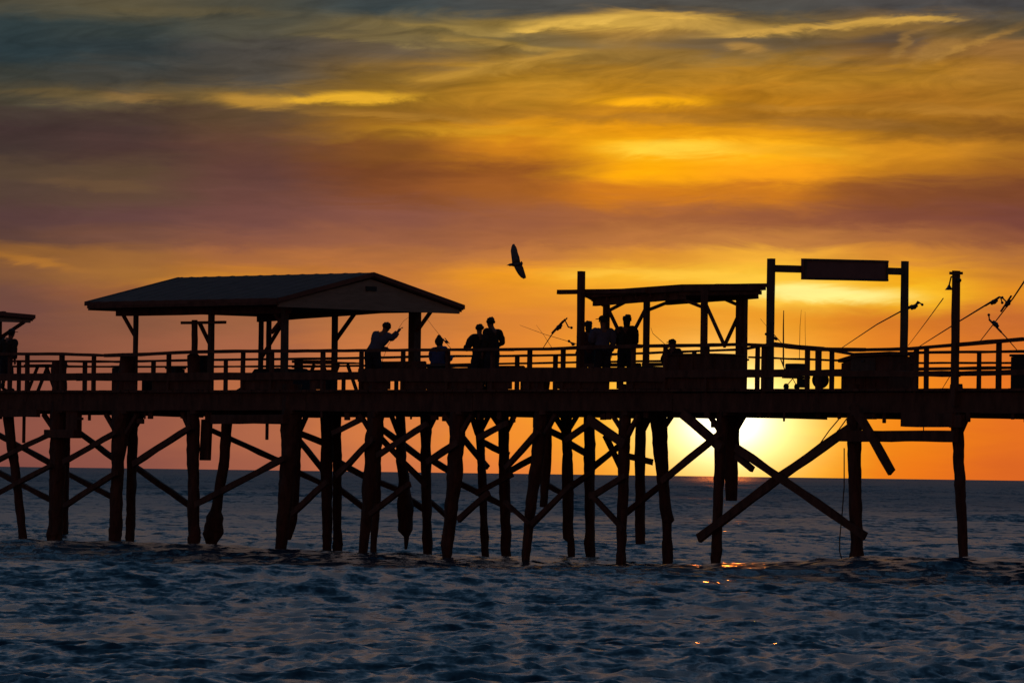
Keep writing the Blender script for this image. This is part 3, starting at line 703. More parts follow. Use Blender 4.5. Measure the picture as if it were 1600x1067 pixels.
# ------------------------------------------------------------------ people
def person(u, w, label, J=None, yaw=0, h=1.75, shirt='brown', hair='short', cap=None, seat=None, hands=True, hood=None):
    """body frame: x right, y forward, z up (metres for a 1.75 m adult); yaw 0 looks away from the camera"""
    base = G(u, w); 
    if seat is not None: base.z = DECK
    t = thing('person', base, label, 'person')
    k = h / 1.75
    J0 = dict(pelvis=(0, 0, .94), waist=(0, .01, 1.10), chest=(0, 0, 1.30), neck=(0, 0, 1.47), chin=(0, .012, 1.545), head=(0, .02, 1.63), crown=(0, .005, 1.70),
              shl=(-.185, 0, 1.415), ell=(-.235, -.03, 1.13), wrl=(-.225, .07, .89), shr=(.185, 0, 1.415), elr=(.235, -.03, 1.13), wrr=(.225, .07, .89),
              hil=(-.095, 0, .90), knl=(-.11, .03, .49), anl=(-.115, -.02, .085), tol=(-.135, .16, .035), hir=(.095, 0, .90), knr=(.11, .03, .49), anr=(.115, -.02, .085), tor=(.135, .16, .035))
    J0.update(J or {})
    J0 = {a: Vector(b) for a, b in J0.items()}
    rad = dict(pelvis=(.165, .13), waist=(.15, .115), chest=(.165, .12), neck=(.06, .06), chin=(.07, .078), head=(.088, .105), crown=(.06, .075), shl=(.075, .075), ell=(.052, .052), wrl=(.034, .034),
               shr=(.075, .075), elr=(.052, .052), wrr=(.034, .034), hil=(.095, .095), knl=(.068, .068), anl=(.045, .045), tol=(.035, .04), hir=(.095, .095), knr=(.068, .068), anr=(.045, .045), tor=(.035, .04))
    names = list(J0); E = [('pelvis', 'waist'), ('waist', 'chest'), ('chest', 'neck'), ('neck', 'chin'), ('chin', 'head'), ('head', 'crown'), ('chest', 'shl'), ('shl', 'ell'), ('ell', 'wrl'), ('chest', 'shr'), ('shr', 'elr'), ('elr', 'wrr'),
         ('pelvis', 'hil'), ('hil', 'knl'), ('knl', 'anl'), ('anl', 'tol'), ('pelvis', 'hir'), ('hir', 'knr'), ('knr', 'anr'), ('anr', 'tor')]
    V = [J0[n] for n in names]; RR = [rad[n] for n in names]; ED = [(names.index(a), names.index(b)) for a, b in E]; roots = [0]
    reg = {n: ('head' if n in ('neck', 'chin', 'head', 'crown') else 'leg' if n[:2] in ('hi', 'kn', 'pe') else 'shoe' if n[:2] in ('an', 'to') else 'arm' if n[:2] in ('wr',) else 'top') for n in names}
    RG = [reg[n] for n in names]
    for sd, wr, el in ((-1, 'wrl', 'ell'), (1, 'wrr', 'elr')):              # palm, four unequal bent fingers, a thumb from the side of the palm
        a = (J0[wr] - J0[el]).normalized(); sidev = a.cross(Vector((0, 0, 1)) if abs(a.z) < .8 else Vector((0, 1, 0))).normalized(); nrm = a.cross(sidev)
        p0 = J0[wr]; p1 = p0 + a * .085
        V.append(p1); RR.append((.038, .026)); RG.append('skin'); ED.append((names.index(wr), len(V) - 1))
        for f, (off, ln) in enumerate(((-.03, .066), (-.01, .078), (.01, .073), (.03, .058))):
            b0 = p1 + sidev * off - a * .01; i0 = len(V)
            V.extend([b0, b0 + a * ln * .55 + nrm * .008, b0 + a * ln * .95 + nrm * .03]); RR.extend([(.0095,) * 2, (.0085,) * 2, (.007,) * 2]); RG.extend(['skin'] * 3)
            ED.extend([(i0, i0 + 1), (i0 + 1, i0 + 2)]); roots.append(i0)
        b0 = p0 + a * .03 + sidev * (.03 * -sd); i0 = len(V)
        V.extend([b0, b0 + a * .03 + sidev * (-sd * .032), b0 + a * .062 + sidev * (-sd * .036) + nrm * .012]); RR.extend([(.012,) * 2, (.0105,) * 2, (.008,) * 2]); RG.extend(['skin'] * 3)
        ED.extend([(i0, i0 + 1), (i0 + 1, i0 + 2)]); roots.append(i0)
    hd = J0['head']; fdir = (J0.get('look') or Vector((0, 1, 0))).normalized() if 'look' in J0 else Vector((0, 1, 0))
    me = bpy.data.meshes.new('tmp'); me.from_pydata([tuple(v * k) for v in V], ED, [])
    o = bpy.data.objects.new('tmp', me); COL.objects.link(o)
    sk = o.modifiers.new('s', 'SKIN'); sk.use_smooth_shade = True
    for i, r in enumerate(RR):
        me.skin_vertices[0].data[i].radius = (r[0] * k, r[1] * k); me.skin_vertices[0].data[i].use_root = i in roots
    ss = o.modifiers.new('u', 'SUBSURF'); ss.levels = 2; ss.render_levels = 2
    dg = bpy.context.evaluated_depsgraph_get(); bm_me = bpy.data.meshes.new_from_object(o.evaluated_get(dg))
    bpy.data.objects.remove(o)
    # region of each face from the nearest bone segment
    segs = [(V[a] * k, V[b] * k, RG[b] if RG[b] != 'leg' or RG[a] != 'top' else 'leg') for a, b in ED]
    A_ = np.array([s_[0] for s_ in segs]); B_ = np.array([s_[1] for s_ in segs]); nm = [s_[2] for s_ in segs]
    cen = np.array([p.center for p in bm_me.polygons]); AB = B_ - A_; L2 = (AB ** 2).sum(1)
    tt = np.clip(((cen[:, None] - A_[None]) * AB[None]).sum(2) / L2[None], 0, 1)
    dd = np.linalg.norm(cen[:, None] - (A_[None] + tt[..., None] * AB[None]), axis=2)
    best = dd.argmin(1)
    regs = []
    for i in range(len(cen)):
        r = nm[best[i]]
        if r == 'arm': r = 'top' if tt[i, best[i]] < .82 else 'skin'
        regs.append(r)
    ids = {'skin': 0, 'head': 0, 'top': 1, 'leg': 2, 'shoe': 3}
    Rz = Matrix.Rotation(yaw, 4, 'Z')
    for v in bm_me.vertices: v.co = (Rz @ v.co.to_4d()).to_3d()
    bm_me.materials.clear()
    bm_me.materials.append(M['skin'])
    for p in bm_me.polygons: p.material_index = 0; p.use_smooth = True
    b = bpy.data.objects.new('body', bm_me); COL.objects.link(b); b.parent = t; LOC[b.name] = LOC[t.name]
    def sub(name, keys, off, m):
        fs = [p for i, p in enumerate(bm_me.polygons) if regs[i] in keys]
        if not fs: return None
        ix = {}; vs, ff = [], []
        for p in fs:
            f_ = []
            for vi in p.vertices:
                if vi not in ix:
                    ix[vi] = len(vs); v = bm_me.vertices[vi]; vs.append(v.co + v.normal * off * (1 + .9 * noise.noise(v.co * 5 + Vector((u, 0, 0))) + .5 * noise.noise(v.co * 13)))
                f_.append(ix[vi])
            ff.append(f_)
        mm = MB(); mm.v = [v + LOC[t.name] for v in vs]; mm.f = [tuple(f_) for f_ in ff]
        return mm.build(name, m, t, smooth=True)
    sub('shirt', ('top',), .034, shirt); sub('trousers', ('leg',), .03, 'denim'); sub('shoes', ('shoe',), .012, 'black')
    # face, hair
    O = LOC[t.name]
    def at(x, y, z): return O + (Rz @ ((hd + Vector((x, y, z))) * k).to_4d()).to_3d()
    def bl(name, x, y, z, r, m): return MB().ball(at(x, y, z), r, 8).build(name, m, b, smooth=True)
    MB().tube([at(0, .1, .02), at(0, .125, -.02), at(0, .105, -.035)], [.008, .016, .01], 8).build('nose', 'skin', b, smooth=True)
    for x in (-.034, .034): bl('eye', x, .092, .012, (.012, .012, .01), 'black')
    for x in (-.092, .092): bl('ear', x, 0, -.005, (.012, .02, .03), 'skin')
    MB().tube([at(-.025, .093, -.062), at(0, .1, -.064), at(.025, .093, -.062)], .006, 6).build('mouth', 'maroon', b)
    hm = MB(); hm.ball(at(0, -.022, .035), (.1 * k, .108 * k, .092 * k), 9, .55)
    if hair == 'long': hm.ball(at(0, -.06, -.07), (.085 * k, .06 * k, .13 * k), 8, .2)
    hm.build('hair', 'hair', t, smooth=True)
    if cap:
        c_ = MB().ball(at(0, -.005, .055), (.108 * k, .116 * k, .085 * k), 9)
        f0, f1 = cap; e = Vector((f0, f1, 0)).normalized(); sdv = Vector((-e.y, e.x, 0)); vs = []
        for z_ in (.045, .06):
            for q in range(9):
                a = math.pi * q / 8; vs.append(at(*(sdv * (.09 * math.cos(a)) + e * (.07 + .11 * math.sin(a)) + Vector((0, 0, z_ - .012 * math.sin(a))))))
        fs = [tuple(reversed(range(9))), tuple(range(9, 18))] + [(q, (q + 1) % 9, 9 + (q + 1) % 9, 9 + q) for q in range(9)]
        c_.add(vs, fs); c_.build('cap', 'brown', t, smooth=False)
    if hood:
        MB().ball(at(0, -.03, .01), (.112 * k, .12 * k, .125 * k), 9).tube([at(0, -.03, .09), at(.015, -.06, .16), at(.02, -.07, .185)], [.08, .045, .012], 10).build('hood', 'brown', t, smooth=True)
    return t
def bend(dx, dy, z0=.94, up=('waist', 'chest', 'neck', 'chin', 'head', 'crown', 'shl', 'ell', 'wrl', 'shr', 'elr', 'wrr')): pass
def lean(fwd=0, side=0):
    """shift the upper body forward/sideways in proportion to its height above the hips"""
    b = dict(pelvis=(0, 0, .94), waist=(0, .01, 1.10), chest=(0, 0, 1.30), neck=(0, 0, 1.47), chin=(0, .012, 1.545), head=(0, .02, 1.63), crown=(0, .005, 1.70), shl=(-.185, 0, 1.415), ell=(-.235, -.03, 1.13), wrl=(-.225, .07, .89), shr=(.185, 0, 1.415), elr=(.235, -.03, 1.13), wrr=(.225, .07, .89))
    r = {}
    for n, (x, y, z) in b.items():
        q = max(0, z - .94); r[n] = (x + side * q, y + fwd * q, z - .5 * (abs(fwd) ** 2 + abs(side) ** 2) * q)
    return r
# leaning man pointing right
j = lean(.18, .42); j.update(elr=(.40, .16, 1.27), wrr=(.56, .22, 1.47), ell=(.0, .16, 1.10), wrl=(.22, .26, 1.06), hil=(-.13, 0, .90), hir=(.07, 0, .90))
person(583, 1.6, 'person leaning over the rail and pointing right under the gable shelter', j, yaw=-.2, h=1.84, shirt='bluegrey')
# seated person in blue
sit = dict(pelvis=(0, 0, .58), waist=(0, .0, .74), chest=(.02, .03, .93), neck=(.0, .05, 1.10), chin=(-.0, .07, 1.17), head=(-.01, .08, 1.255), crown=(-.01, .07, 1.32),
           shl=(-.185, .03, 1.04), ell=(-.24, .08, .78), wrl=(-.1, .28, .72), shr=(.185, .03, 1.04), elr=(.25, .1, .80), wrr=(.2, .34, .86),
           hil=(-.1, .03, .55), knl=(-.13, .44, .52), anl=(-.13, .42, .09), tol=(-.14, .58, .04), hir=(.1, .03, .55), knr=(.13, .44, .52), anr=(.13, .42, .09), tor=(.14, .58, .04))
person(684, 1.4, 'seated person in a blue top with a dark pointed hood beside the thick shelter post', sit, yaw=-.5, h=1.72, shirt='blue', hood=True)
person(748, 1.0, 'shorter person standing with bent arms left of a taller companion', dict(elr=(.27, .02, 1.15), wrr=(.1, .24, 1.12), ell=(-.31, .0, 1.15), wrl=(-.30, .2, 1.10)), yaw=.3, h=1.65, shirt='brown')
person(768, 1.2, 'taller of the two people standing together mid pier, in a dark jacket', dict(head=(-.045, .03, 1.63), crown=(-.045, .01, 1.70), chin=(-.035, .03, 1.545), elr=(.27, -.06, 1.13), wrr=(.12, .2, 1.05)), yaw=.6, h=1.82, shirt='brown')
person(918, 2.4, 'person partly hidden right behind the tall pole, left of a person in a cap', dict(elr=(.27, .05, 1.17), wrr=(.1, .26, 1.15)), yaw=.2, h=1.74, shirt='maroon', hair='long')
person(941, .4, 'broad person in a peaked cap and grey blue shirt right of the tall pole', dict(shl=(-.21, 0, 1.40), shr=(.21, 0, 1.40), ell=(-.27, .06, 1.15), wrl=(-.12, .25, 1.08)), yaw=.25, h=1.78, shirt='bluegrey', cap=(-1, .45))
person(977, 1.8, 'long haired person standing between the shelter braces, right of the person in a cap', dict(ell=(-.25, .02, 1.15), wrl=(-.16, .22, 1.1), elr=(.22, .02, 1.14), wrr=(.12, .24, 1.1), head=(.02, .02, 1.63), crown=(.02, .005, 1.70), chin=(.01, .012, 1.545)), yaw=-.15, h=1.86, shirt='brown', hair='long')
person(1049, 1.9, 'seated person in a cap showing only head and shoulders under the flat roofed shelter', sit, yaw=-.3, h=1.58, shirt='brown', cap=(-1, .3))
person(10, 1.2, 'person in a cap cut by the left edge of the photo', lean(.1, .12), yaw=-.6, h=1.72, shirt='brown', cap=(.8, .6))

# ------------------------------------------------------------------ bird
def bird():
    Dp = 150.0
    def B(u, v, dy=0.0):
        d = ray(u, v); return CP + d * ((Dp + dy) / d.y)
    c = B(808, 412); t = thing('seabird', c, 'lone dark bird banking with spread wings in the sky above the pier', 'bird')
    # head points left and away, tail towards the camera right
    body = [B(793.5, 414, .16), B(796, 414, .15), B(799.5, 413.6, .12), B(803.5, 413.4, .05), B(808, 413.2, -.04), B(812, 412.5, -.16), B(814, 411, -.28)]
    MB().tube(body, [.006, .035, .038, .062, .07, .045, .012], 12).build('body', 'feather', t, smooth=True)
    MB().tube([B(794.5, 414, .16), B(791.5, 415, .18)], [.016, .003], 8).build('beak', 'beak', t)
    MB().add([B(812, 411, -.16), B(815, 407.8, -.34), B(817, 411, -.36), B(816, 415, -.34), B(812, 414, -.16)] + [B(812, 411, -.15) + Vector((0, 0, -.012)), B(815, 407.8, -.33) + Vector((0, 0, -.012)), B(817, 411, -.35) + Vector((0, 0, -.012)), B(816, 415, -.33) + Vector((0, 0, -.012)), B(812, 414, -.15) + Vector((0, 0, -.012))],
             [(0, 1, 2, 3, 4), (9, 8, 7, 6, 5), (0, 5, 6, 1), (1, 6, 7, 2), (2, 7, 8, 3), (3, 8, 9, 4), (4, 9, 5, 0)]).build('tail', 'feather', t)
    def wing(st):                       # stations: leading px, trailing px, depth offset
        m_ = MB(); vs, fs = [], []; n = 6
        for (la, ta, dy) in st:
            for side in (1, -1):
                for q in range(n + 1):
                    f = q / n; u = la[0] + (ta[0] - la[0]) * f; v = la[1] + (ta[1] - la[1]) * f
                    p = B(u, v, dy - .22 * f); camber = .035 * math.sin(math.pi * f) + .012 * side * math.sin(math.pi * min(1, f + .02)) + .002 * side
                    vs.append(p + Vector((.35, -.3, .2)).normalized() * camber)
        K = 2 * (n + 1); S = len(st)
        for i in range(S - 1):
            for sd in (0, 1):
                for q in range(n):
                    a = i * K + sd * (n + 1) + q; b_ = a + K
                    fs.append((a, a + 1, b_ + 1, b_) if sd == 0 else (a, b_, b_ + 1, a + 1))
            a = i * K; fs.append((a, a + K, a + K + n + 1, a + n + 1)); fs.append((a + n, a + n + n + 1, a + K + n + n + 1, a + K + n))
        for i, rv in ((0, 0), (S - 1, 1)):
            f_ = [i * K + q for q in range(n + 1)] + [i * K + n + 1 + q for q in range(n, -1, -1)]; fs.append(tuple(f_ if rv else reversed(f_)))
        m_.add(vs, fs).build('wing', 'feather', t, smooth=True)
    wing([((800.5, 416), (813, 410.5), 0), ((799.8, 407), (811.5, 402), .05), ((798.8, 399), (809, 395), .12), ((798, 392), (808, 390), .18), ((799, 386), (806.5, 386), .24), ((800.8, 381.8), (802.5, 382.8), .3)])
    wing([((803, 416), (814, 411), 0), ((806, 422.5), (817.5, 418), -.06), ((810, 429), (819.5, 424.5), -.14), ((814, 433.5), (821.5, 431), -.2), ((818.5, 436), (821.5, 434.5), -.26)])
bird()

# ------------------------------------------------------------------ sky, sun
SUN_U, SUN_V = 1134, 656
sd = ray(SUN_U, SUN_V).normalized()
sun_el = math.asin(sd.z); sun_az = math.atan2(sd.x, sd.y)
sl = bpy.data.lights.new('sun', 'SUN'); sl.energy = .2; sl.angle = R(.53); sl.color = (1, .22, .03)
so = bpy.data.objects.new('sun', sl); COL.objects.link(so); so.location = (0, 300, 60)
so.rotation_euler = (-sd).to_track_quat('-Z', 'Y').to_euler()

def srgb(c):
    return tuple(((x / 255 + .055) / 1.055) ** 2.4 if x > 10.3 else x / 255 / 12.92 for x in c)
COLS = [0, 200, 400, 600, 800, 1000, 1200, 1400, 1600]
ROWS = {
 8: [(72,70,58),(85,78,58),(70,70,60),(55,66,68),(70,72,70),(72,72,68),(72,72,68),(68,68,68),(66,68,70)],
 45: [(46,58,60),(55,63,61),(78,75,62),(105,92,62),(120,105,65),(150,120,65),(110,95,65),(125,100,60),(85,78,68)],
 80: [(42,55,59),(49,58,60),(75,70,64),(95,80,62),(120,100,62),(140,112,60),(130,105,60),(120,92,58),(140,105,62)],
 120: [(58,60,54),(66,64,58),(80,74,66),(115,92,60),(165,125,52),(160,120,52),(165,122,50),(165,122,52),(150,110,58)],
 155: [(72,66,52),(95,80,55),(120,94,52),(130,100,50),(165,122,48),(195,140,35),(170,120,40),(150,105,45),(150,108,50)],
 180: [(66,54,48),(72,56,48),(95,72,50),(130,95,48),(160,115,48),(175,122,38),(160,112,42),(150,105,45),(150,105,48)],
 205: [(66,50,48),(70,52,48),(98,70,50),(140,100,45),(205,145,35),(215,150,25),(205,145,32),(140,98,45),(125,85,48)],
 235: [(66,52,48),(76,54,50),(100,66,52),(118,76,50),(190,125,38),(250,180,25),(245,178,35),(200,140,45),(165,115,52)],
 270: [(84,66,52),(92,70,52),(96,62,55),(112,68,54),(140,85,50),(248,170,15),(235,160,35),(175,118,42),(140,90,50)],
 300: [(84,64,54),(95,70,55),(105,68,60),(122,74,60),(150,92,55),(195,122,40),(190,120,45),(130,78,50),(115,68,52)],
 340: [(86,60,58),(98,66,62),(116,74,66),(134,82,66),(150,90,60),(165,98,55),(150,88,55),(130,74,54),(120,68,56)],
 375: [(92,64,56),(115,76,60),(138,86,66),(150,92,64),(165,100,60),(185,115,60),(190,122,60),(170,105,58),(140,82,56)],
 400: [(140,92,48),(150,98,52),(165,102,60),(170,105,60),(190,118,60),(222,145,50),(240,170,55),(210,135,50),(170,105,55)],
 430: [(122,80,55),(160,105,50),(190,118,45),(190,115,55),(235,150,35),(248,180,45),(248,190,55),(240,165,30),(200,125,45)],
 458: [(112,74,62),(150,92,55),(165,100,60),(190,115,60),(225,140,40),(240,160,40),(252,200,70),(250,190,35),(225,140,35)],
 500: [(110,70,62),(132,84,62),(155,96,64),(185,112,60),(215,128,50),(230,138,40),(232,142,35),(215,120,38),(195,105,45)],
 545: [(120,74,60),(145,88,64),(165,98,68),(200,118,64),(225,132,48),(238,145,40),(238,145,38),(225,125,38),(215,115,42)],
 600: [(135,80,66),(150,88,66),(180,104,66),(215,125,60),(238,142,50),(248,165,35),(250,175,30),(240,134,28),(226,114,36)],
 680: [(138,80,68),(148,86,68),(172,100,70),(210,120,66),(240,140,45),(250,160,32),(252,172,22),(240,128,22),(226,110,32)],
 735: [(128,74,66),(138,80,68),(160,92,70),(200,112,70),(230,125,55),(245,150,40),(247,158,20),(234,116,24),(216,100,34)],
}
# bright or dark wisps: (u, v, half width, half height, colour, amount, slope)
WISPS = [
 (560, 154, 95, 8, (238,178,45), .85, -.015), (400, 160, 60, 10, (205,150,52), .6, .02), (225, 153, 55, 8, (150,112,58), .5, .08),
 (950, 36, 130, 11, (212,168,72), .8, -.02), (1130, 44, 120, 8, (190,148,68), .7, .06), (1370, 36, 75, 6, (210,162,70), .8, -.1),
 (1180, 70, 170, 14, (84,76,66), .65, .0), (1400, 66, 60, 14, (74,68,64), .7, -.1), (860, 62, 90, 9, (104,92,70), .5, .03),
 (1020, 157, 85, 8, (248,172,18), .8, .01), (1050, 188, 120, 8, (165,112,42), .5, .02),
 (1055, 235, 100, 13, (255,212,66), .8, -.01), (1250, 236, 90, 9, (225,160,38), .5, .05),
 (1275, 458, 115, 12, (255,238,140), .95, .0), (1080, 431, 170, 9, (255,200,70), .6, .01),
 (330, 436, 110, 7, (200,128,42), .6, -.05), (60, 412, 65, 6, (185,120,45), .6, .15), (560, 400, 120, 6, (180,110,60), .4, .03),
 (1480, 82, 50, 16, (165,122,60), .5, -.4), (700, 62, 150, 14, (128,108,62), .5, .08), (150, 290, 90, 9, (112,84,56), .5, .05), (1500, 175, 110, 7, (178,122,45), .5, .05),
 (900, 38, 90, 6, (226,180,80), .75, -.12), (1040, 26, 80, 5, (218,170,74), .7, .05), (1230, 46, 120, 5, (210,162,72), .7, -.10), (1440, 29, 50, 4, (210,162,70), .7, 0),
 (830, 92, 70, 6, (190,142,58), .65, -.2), (1170, 76, 30, 7, (185,137,62), .6, .1), (1530, 72, 50, 7, (182,134,62), .65, -.5), (1420, 72, 20, 12, (168,124,60), .5, -1.0),
 (720, 48, 100, 5, (155,127,66), .6, .05), (790, 70, 110, 5, (168,132,62), .6, .08), (560, 62, 80, 5, (124,106,64), .5, .05), (1260, 172, 150, 5, (180,124,42), .5, 0),
 (640, 184, 120, 6, (176,124,46), .55, .05), (720, 205, 110, 7, (210,150,36), .55, 0), (760, 112, 120, 8, (184,136,50), .5, -.1), (300, 20, 140, 7, (100,88,60), .5, 0), (100, 150, 90, 6, (108,88,52), .5, 0),
 (1480, 300, 160, 22, (120,70,50), .4, -.03), (820, 100, 120, 12, (172,130,52), .4, -.12), (1320, 195, 130, 10, (138,96,46), .5, .05),
]
w = bpy.data.worlds.new('World'); SC.world = w; w.use_nodes = True
nt = w.node_tree; N = nt.nodes; N.clear()
def nd(t, **k):
    n = N.new(t)
    for a, b in k.items(): setattr(n, a, b)
    return n
def val(x, sock):
    if isinstance(x, (int, float)): sock.default_value = x
    else: nt.links.new(x, sock)
def ma(op, a, b=0.0, c=0.0, clamp=False):
    n = nd('ShaderNodeMath', operation=op, use_clamp=clamp); val(a, n.inputs[0]); val(b, n.inputs[1])
    if op in ('MULTIPLY_ADD',): val(c, n.inputs[2])
    return n.outputs[0]
def mixc(f, a, b, blend='MIX'):
    n = nd('ShaderNodeMix', data_type='RGBA', blend_type=blend); n.clamp_factor = True
    val(f, n.inputs[0])
    for x, i in ((a, 6), (b, 7)):
        if isinstance(x, tuple): n.inputs[i].default_value = (*x[:3], 1)
        else: nt.links.new(x, n.inputs[i])
    return n.outputs[2]
def smooth(x, a, b):
    n = nd('ShaderNodeMapRange', interpolation_type='SMOOTHSTEP'); val(x, n.inputs[0]); n.inputs[1].default_value = a; n.inputs[2].default_value = b
    return n.outputs[0]
tc = nd('ShaderNodeTexCoord'); sx = nd('ShaderNodeSeparateXYZ'); nt.links.new(tc.outputs['Generated'], sx.inputs[0])
K = FPX                                                         # photo pixels per radian
az = ma('ARCTAN2', sx.outputs[0], sx.outputs[1]); el = ma('ARCSINE', sx.outputs[2])
U0 = ma('MULTIPLY_ADD', az, K, 800); E0 = ma('MULTIPLY', el, K)
# undo the camera roll in the table's columns: table v is measured from the tilted horizon
U0 = ma('ADD', U0, ma('MULTIPLY', ma('SUBTRACT', E0, 205), ROLL))
def nz(scale_u, scale_e, detail, rough, seed, dist=0.0, shear=0.0):
    cb = nd('ShaderNodeCombineXYZ'); val(ma('MULTIPLY', U0, scale_u), cb.inputs[0]); val(ma('MULTIPLY', ma('SUBTRACT', E0, ma('MULTIPLY', U0, shear)), scale_e), cb.inputs[1]); cb.inputs[2].default_value = seed
    n = nd('ShaderNodeTexNoise'); n.inputs['Scale'].default_value = 1; n.inputs['Detail'].default_value = detail; n.inputs['Roughness'].default_value = rough; n.inputs['Distortion'].default_value = dist
    nt.links.new(cb.outputs[0], n.inputs['Vector']); return ma('SUBTRACT', n.outputs['Fac'], .5)
wob1 = nz(1 / 260, 1 / 46, 6, .6, 3.1, .4); wob2 = nz(1 / 170, 1 / 30, 6, .62, 9.7, .6); fine = nz(1 / 150, 1 / 26, 6, .58, 17.2, .8)
curl = nz(1 / 135, 1 / 30, 8, .62, 31.7, .7, .10)
hi = smooth(E0, 120, 420)                                       # clouds are more broken higher up
U = ma('ADD', U0, ma('MULTIPLY', wob1, 170)); E = ma('ADD', E0, ma('MULTIPLY', wob2, ma('MULTIPLY_ADD', hi, 40, 18)))
col = None
for ci, cu in enumerate(COLS):
    rp = nd('ShaderNodeValToRGB'); cr = rp.color_ramp; cr.interpolation = 'EASE'
    def gold(c, v):
        if cu >= 600 and 100 <= v <= 310: return (min(255, c[0] * 1.07), c[1] * 1.0, c[2] * .68)
        if cu >= 800 and 20 < v < 100: return (min(255, c[0] * 1.08), c[1] * 1.01, c[2] * .85)
        return c
    st = sorted(((739 + .01375 * (cu - 800) - v) / 760, srgb(gold(c[ci], v))) for v, c in ROWS.items())
    while len(cr.elements) < len(st): cr.elements.new(.5)
    for e_, (p_, c_) in zip(cr.elements, st): e_.position = min(1, max(0, p_)); 
    for e_, (p_, c_) in zip(cr.elements, st): e_.color = (*c_, 1)
    val(ma('DIVIDE', E, 760), rp.inputs[0])
    if col is None: col = rp.outputs[0]
    else: col = mixc(smooth(U, COLS[ci - 1], cu), col, rp.outputs[0])
Ew = ma('ADD', ma('ADD', E0, ma('MULTIPLY', wob2, 24)), ma('MULTIPLY', curl, 26)); Uw = ma('ADD', U0, ma('MULTIPLY', wob1, 120))
for (u, v, su, sv, c, amt, slope) in WISPS:
    e0 = 739 + .01375 * (u - 800) - v
    du = ma('SUBTRACT', Uw, u); de = ma('ADD', ma('SUBTRACT', Ew, e0), ma('MULTIPLY', du, slope))
    a = ma('DIVIDE', du, su); b = ma('DIVIDE', de, sv)
    r2 = ma('ADD', ma('MULTIPLY', a, a), ma('MULTIPLY', b, b))
    g = ma('MULTIPLY', ma('EXPONENT', ma('MULTIPLY', r2, -.7)), ma('MULTIPLY_ADD', curl, 1.5, 1.0))
    g = ma('MULTIPLY', smooth(g, .08, .92), amt)
    col = mixc(g, col, srgb(c))
# fine streaks
top = smooth(E0, 440, 640)
br = ma('ADD', 1, ma('ADD', ma('MULTIPLY', fine, ma('MULTIPLY_ADD', hi, .3, .1)), ma('MULTIPLY', curl, ma('MULTIPLY_ADD', top, 1.25, .06))))
sc_ = nd('ShaderNodeVectorMath', operation='SCALE'); nt.links.new(col, sc_.inputs[0]); nt.links.new(br, sc_.inputs['Scale']); col = sc_.outputs[0]
# glow round the sun
se = 739 + .01375 * (SUN_U - 800) - SUN_V
du = ma('DIVIDE', ma('SUBTRACT', U0, SUN_U), 1.4); de = ma('SUBTRACT', E0, se)
r2 = ma('ADD', ma('MULTIPLY', du, du), ma('MULTIPLY', de, de))
def glow(col, rad_, c):
    g = ma('EXPONENT', ma('DIVIDE', r2, -rad_ * rad_)); s_ = nd('ShaderNodeVectorMath', operation='SCALE'); s_.inputs[0].default_value = c; nt.links.new(g, s_.inputs['Scale'])
    a = nd('ShaderNodeVectorMath', operation='ADD'); nt.links.new(col, a.inputs[0]); nt.links.new(s_.outputs[0], a.inputs[1]); return a.outputs[0]
hs = nd('ShaderNodeHueSaturation'); hs.inputs['Saturation'].default_value = 1.0; hs.inputs['Value'].default_value = 1.03; nt.links.new(col, hs.inputs['Color']); col = hs.outputs[0]
col = glow(col, 125, (.12, .27, .0)); col = glow(col, 74, (.9, 1.05, .8)); col = glow(col, 34, (1.6, 1.5, 1.3))
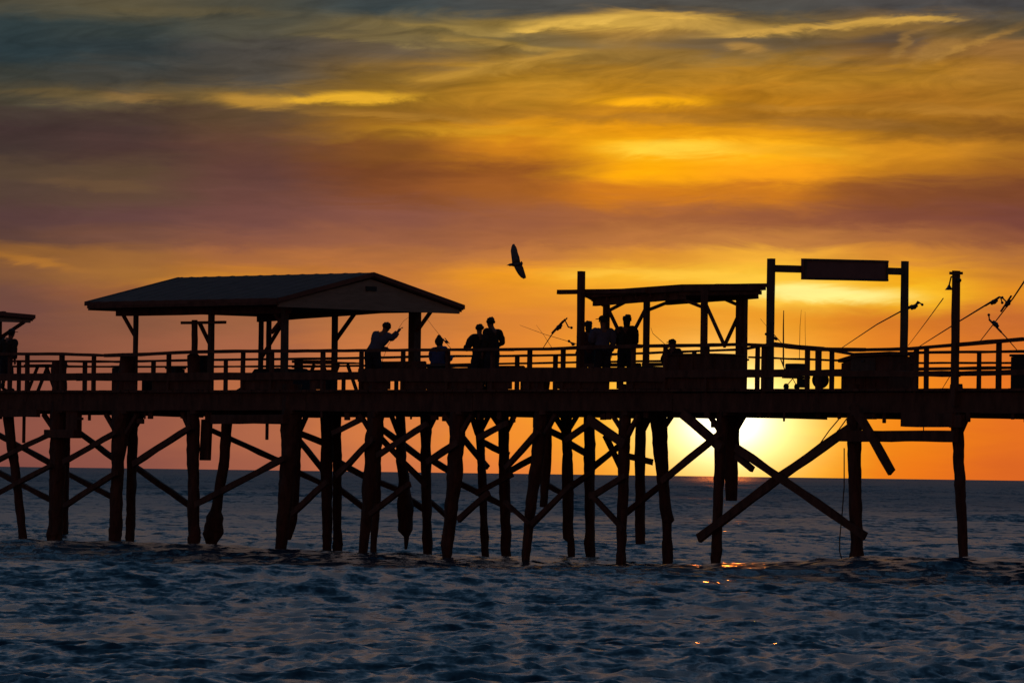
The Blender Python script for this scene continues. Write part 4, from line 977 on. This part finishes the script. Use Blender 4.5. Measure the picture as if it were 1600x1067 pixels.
# the rest of the dusk sky: Nishita plus a dim blue-grey dome of cloud
sky = nd('ShaderNodeTexSky', sky_type='NISHITA'); sky.sun_disc = False; sky.sun_elevation = max(.004, sun_el); sky.sun_rotation = sun_az
sks = nd('ShaderNodeVectorMath', operation='SCALE'); nt.links.new(sky.outputs[0], sks.inputs[0]); sks.inputs['Scale'].default_value = .03
rp = nd('ShaderNodeValToRGB'); cr = rp.color_ramp
for e_, (p_, c_) in zip([cr.elements[0], cr.elements[1], cr.elements.new(.12), cr.elements.new(.3)],
                        [(0, (.060, .050, .050)), (1, (.016, .030, .055)), (.12, (.050, .062, .078)), (.3, (.028, .050, .080))]):
    e_.position = p_
for e_, c_ in zip(cr.elements, [(.027, .048, .068), (.023, .064, .112), (.020, .072, .140), (.013, .038, .080)]): e_.color = (*c_, 1)
val(ma('DIVIDE', ma('ABSOLUTE', el), math.pi / 2), rp.inputs[0])
ad = nd('ShaderNodeVectorMath', operation='ADD'); nt.links.new(rp.outputs[0], ad.inputs[0]); nt.links.new(sks.outputs[0], ad.inputs[1]); 
bk = nd('ShaderNodeMapRange', interpolation_type='SMOOTHSTEP'); nt.links.new(ma('ABSOLUTE', ma('SUBTRACT', az, sun_az)), bk.inputs[0])
bk.inputs[1].default_value = .5; bk.inputs[2].default_value = 2.4; bk.inputs[3].default_value = 1.0; bk.inputs[4].default_value = .4
ds = nd('ShaderNodeVectorMath', operation='SCALE'); nt.links.new(ad.outputs[0], ds.inputs[0]); nt.links.new(bk.outputs[0], ds.inputs['Scale']); dome = ds.outputs[0]
# rosy afterglow low in the sky opposite the sun
ros = ma('MULTIPLY', smooth(ma('ABSOLUTE', ma('SUBTRACT', az, sun_az)), 1.5, 2.6), ma('EXPONENT', ma('MULTIPLY', ma('MULTIPLY', el, el), -9.0)))
dome = mixc(ros, dome, (.22, .088, .058))
up = smooth(E0, 690, 1150)
aside = smooth(ma('ABSOLUTE', ma('SUBTRACT', az, sun_az)), .12, 1.1)
col = mixc(ma('MAXIMUM', up, aside), col, dome)
bg = nd('ShaderNodeBackground'); nt.links.new(col, bg.inputs[0]); bg.inputs[1].default_value = 1
ow = nd('ShaderNodeOutputWorld'); nt.links.new(bg.outputs[0], ow.inputs[0])

SC.view_settings.view_transform = 'Standard'; SC.view_settings.look = 'None'
SC.view_settings.exposure = 0; SC.view_settings.gamma = 1
SC.cycles.use_denoising = True
SC.cycles.sample_clamp_indirect = 6
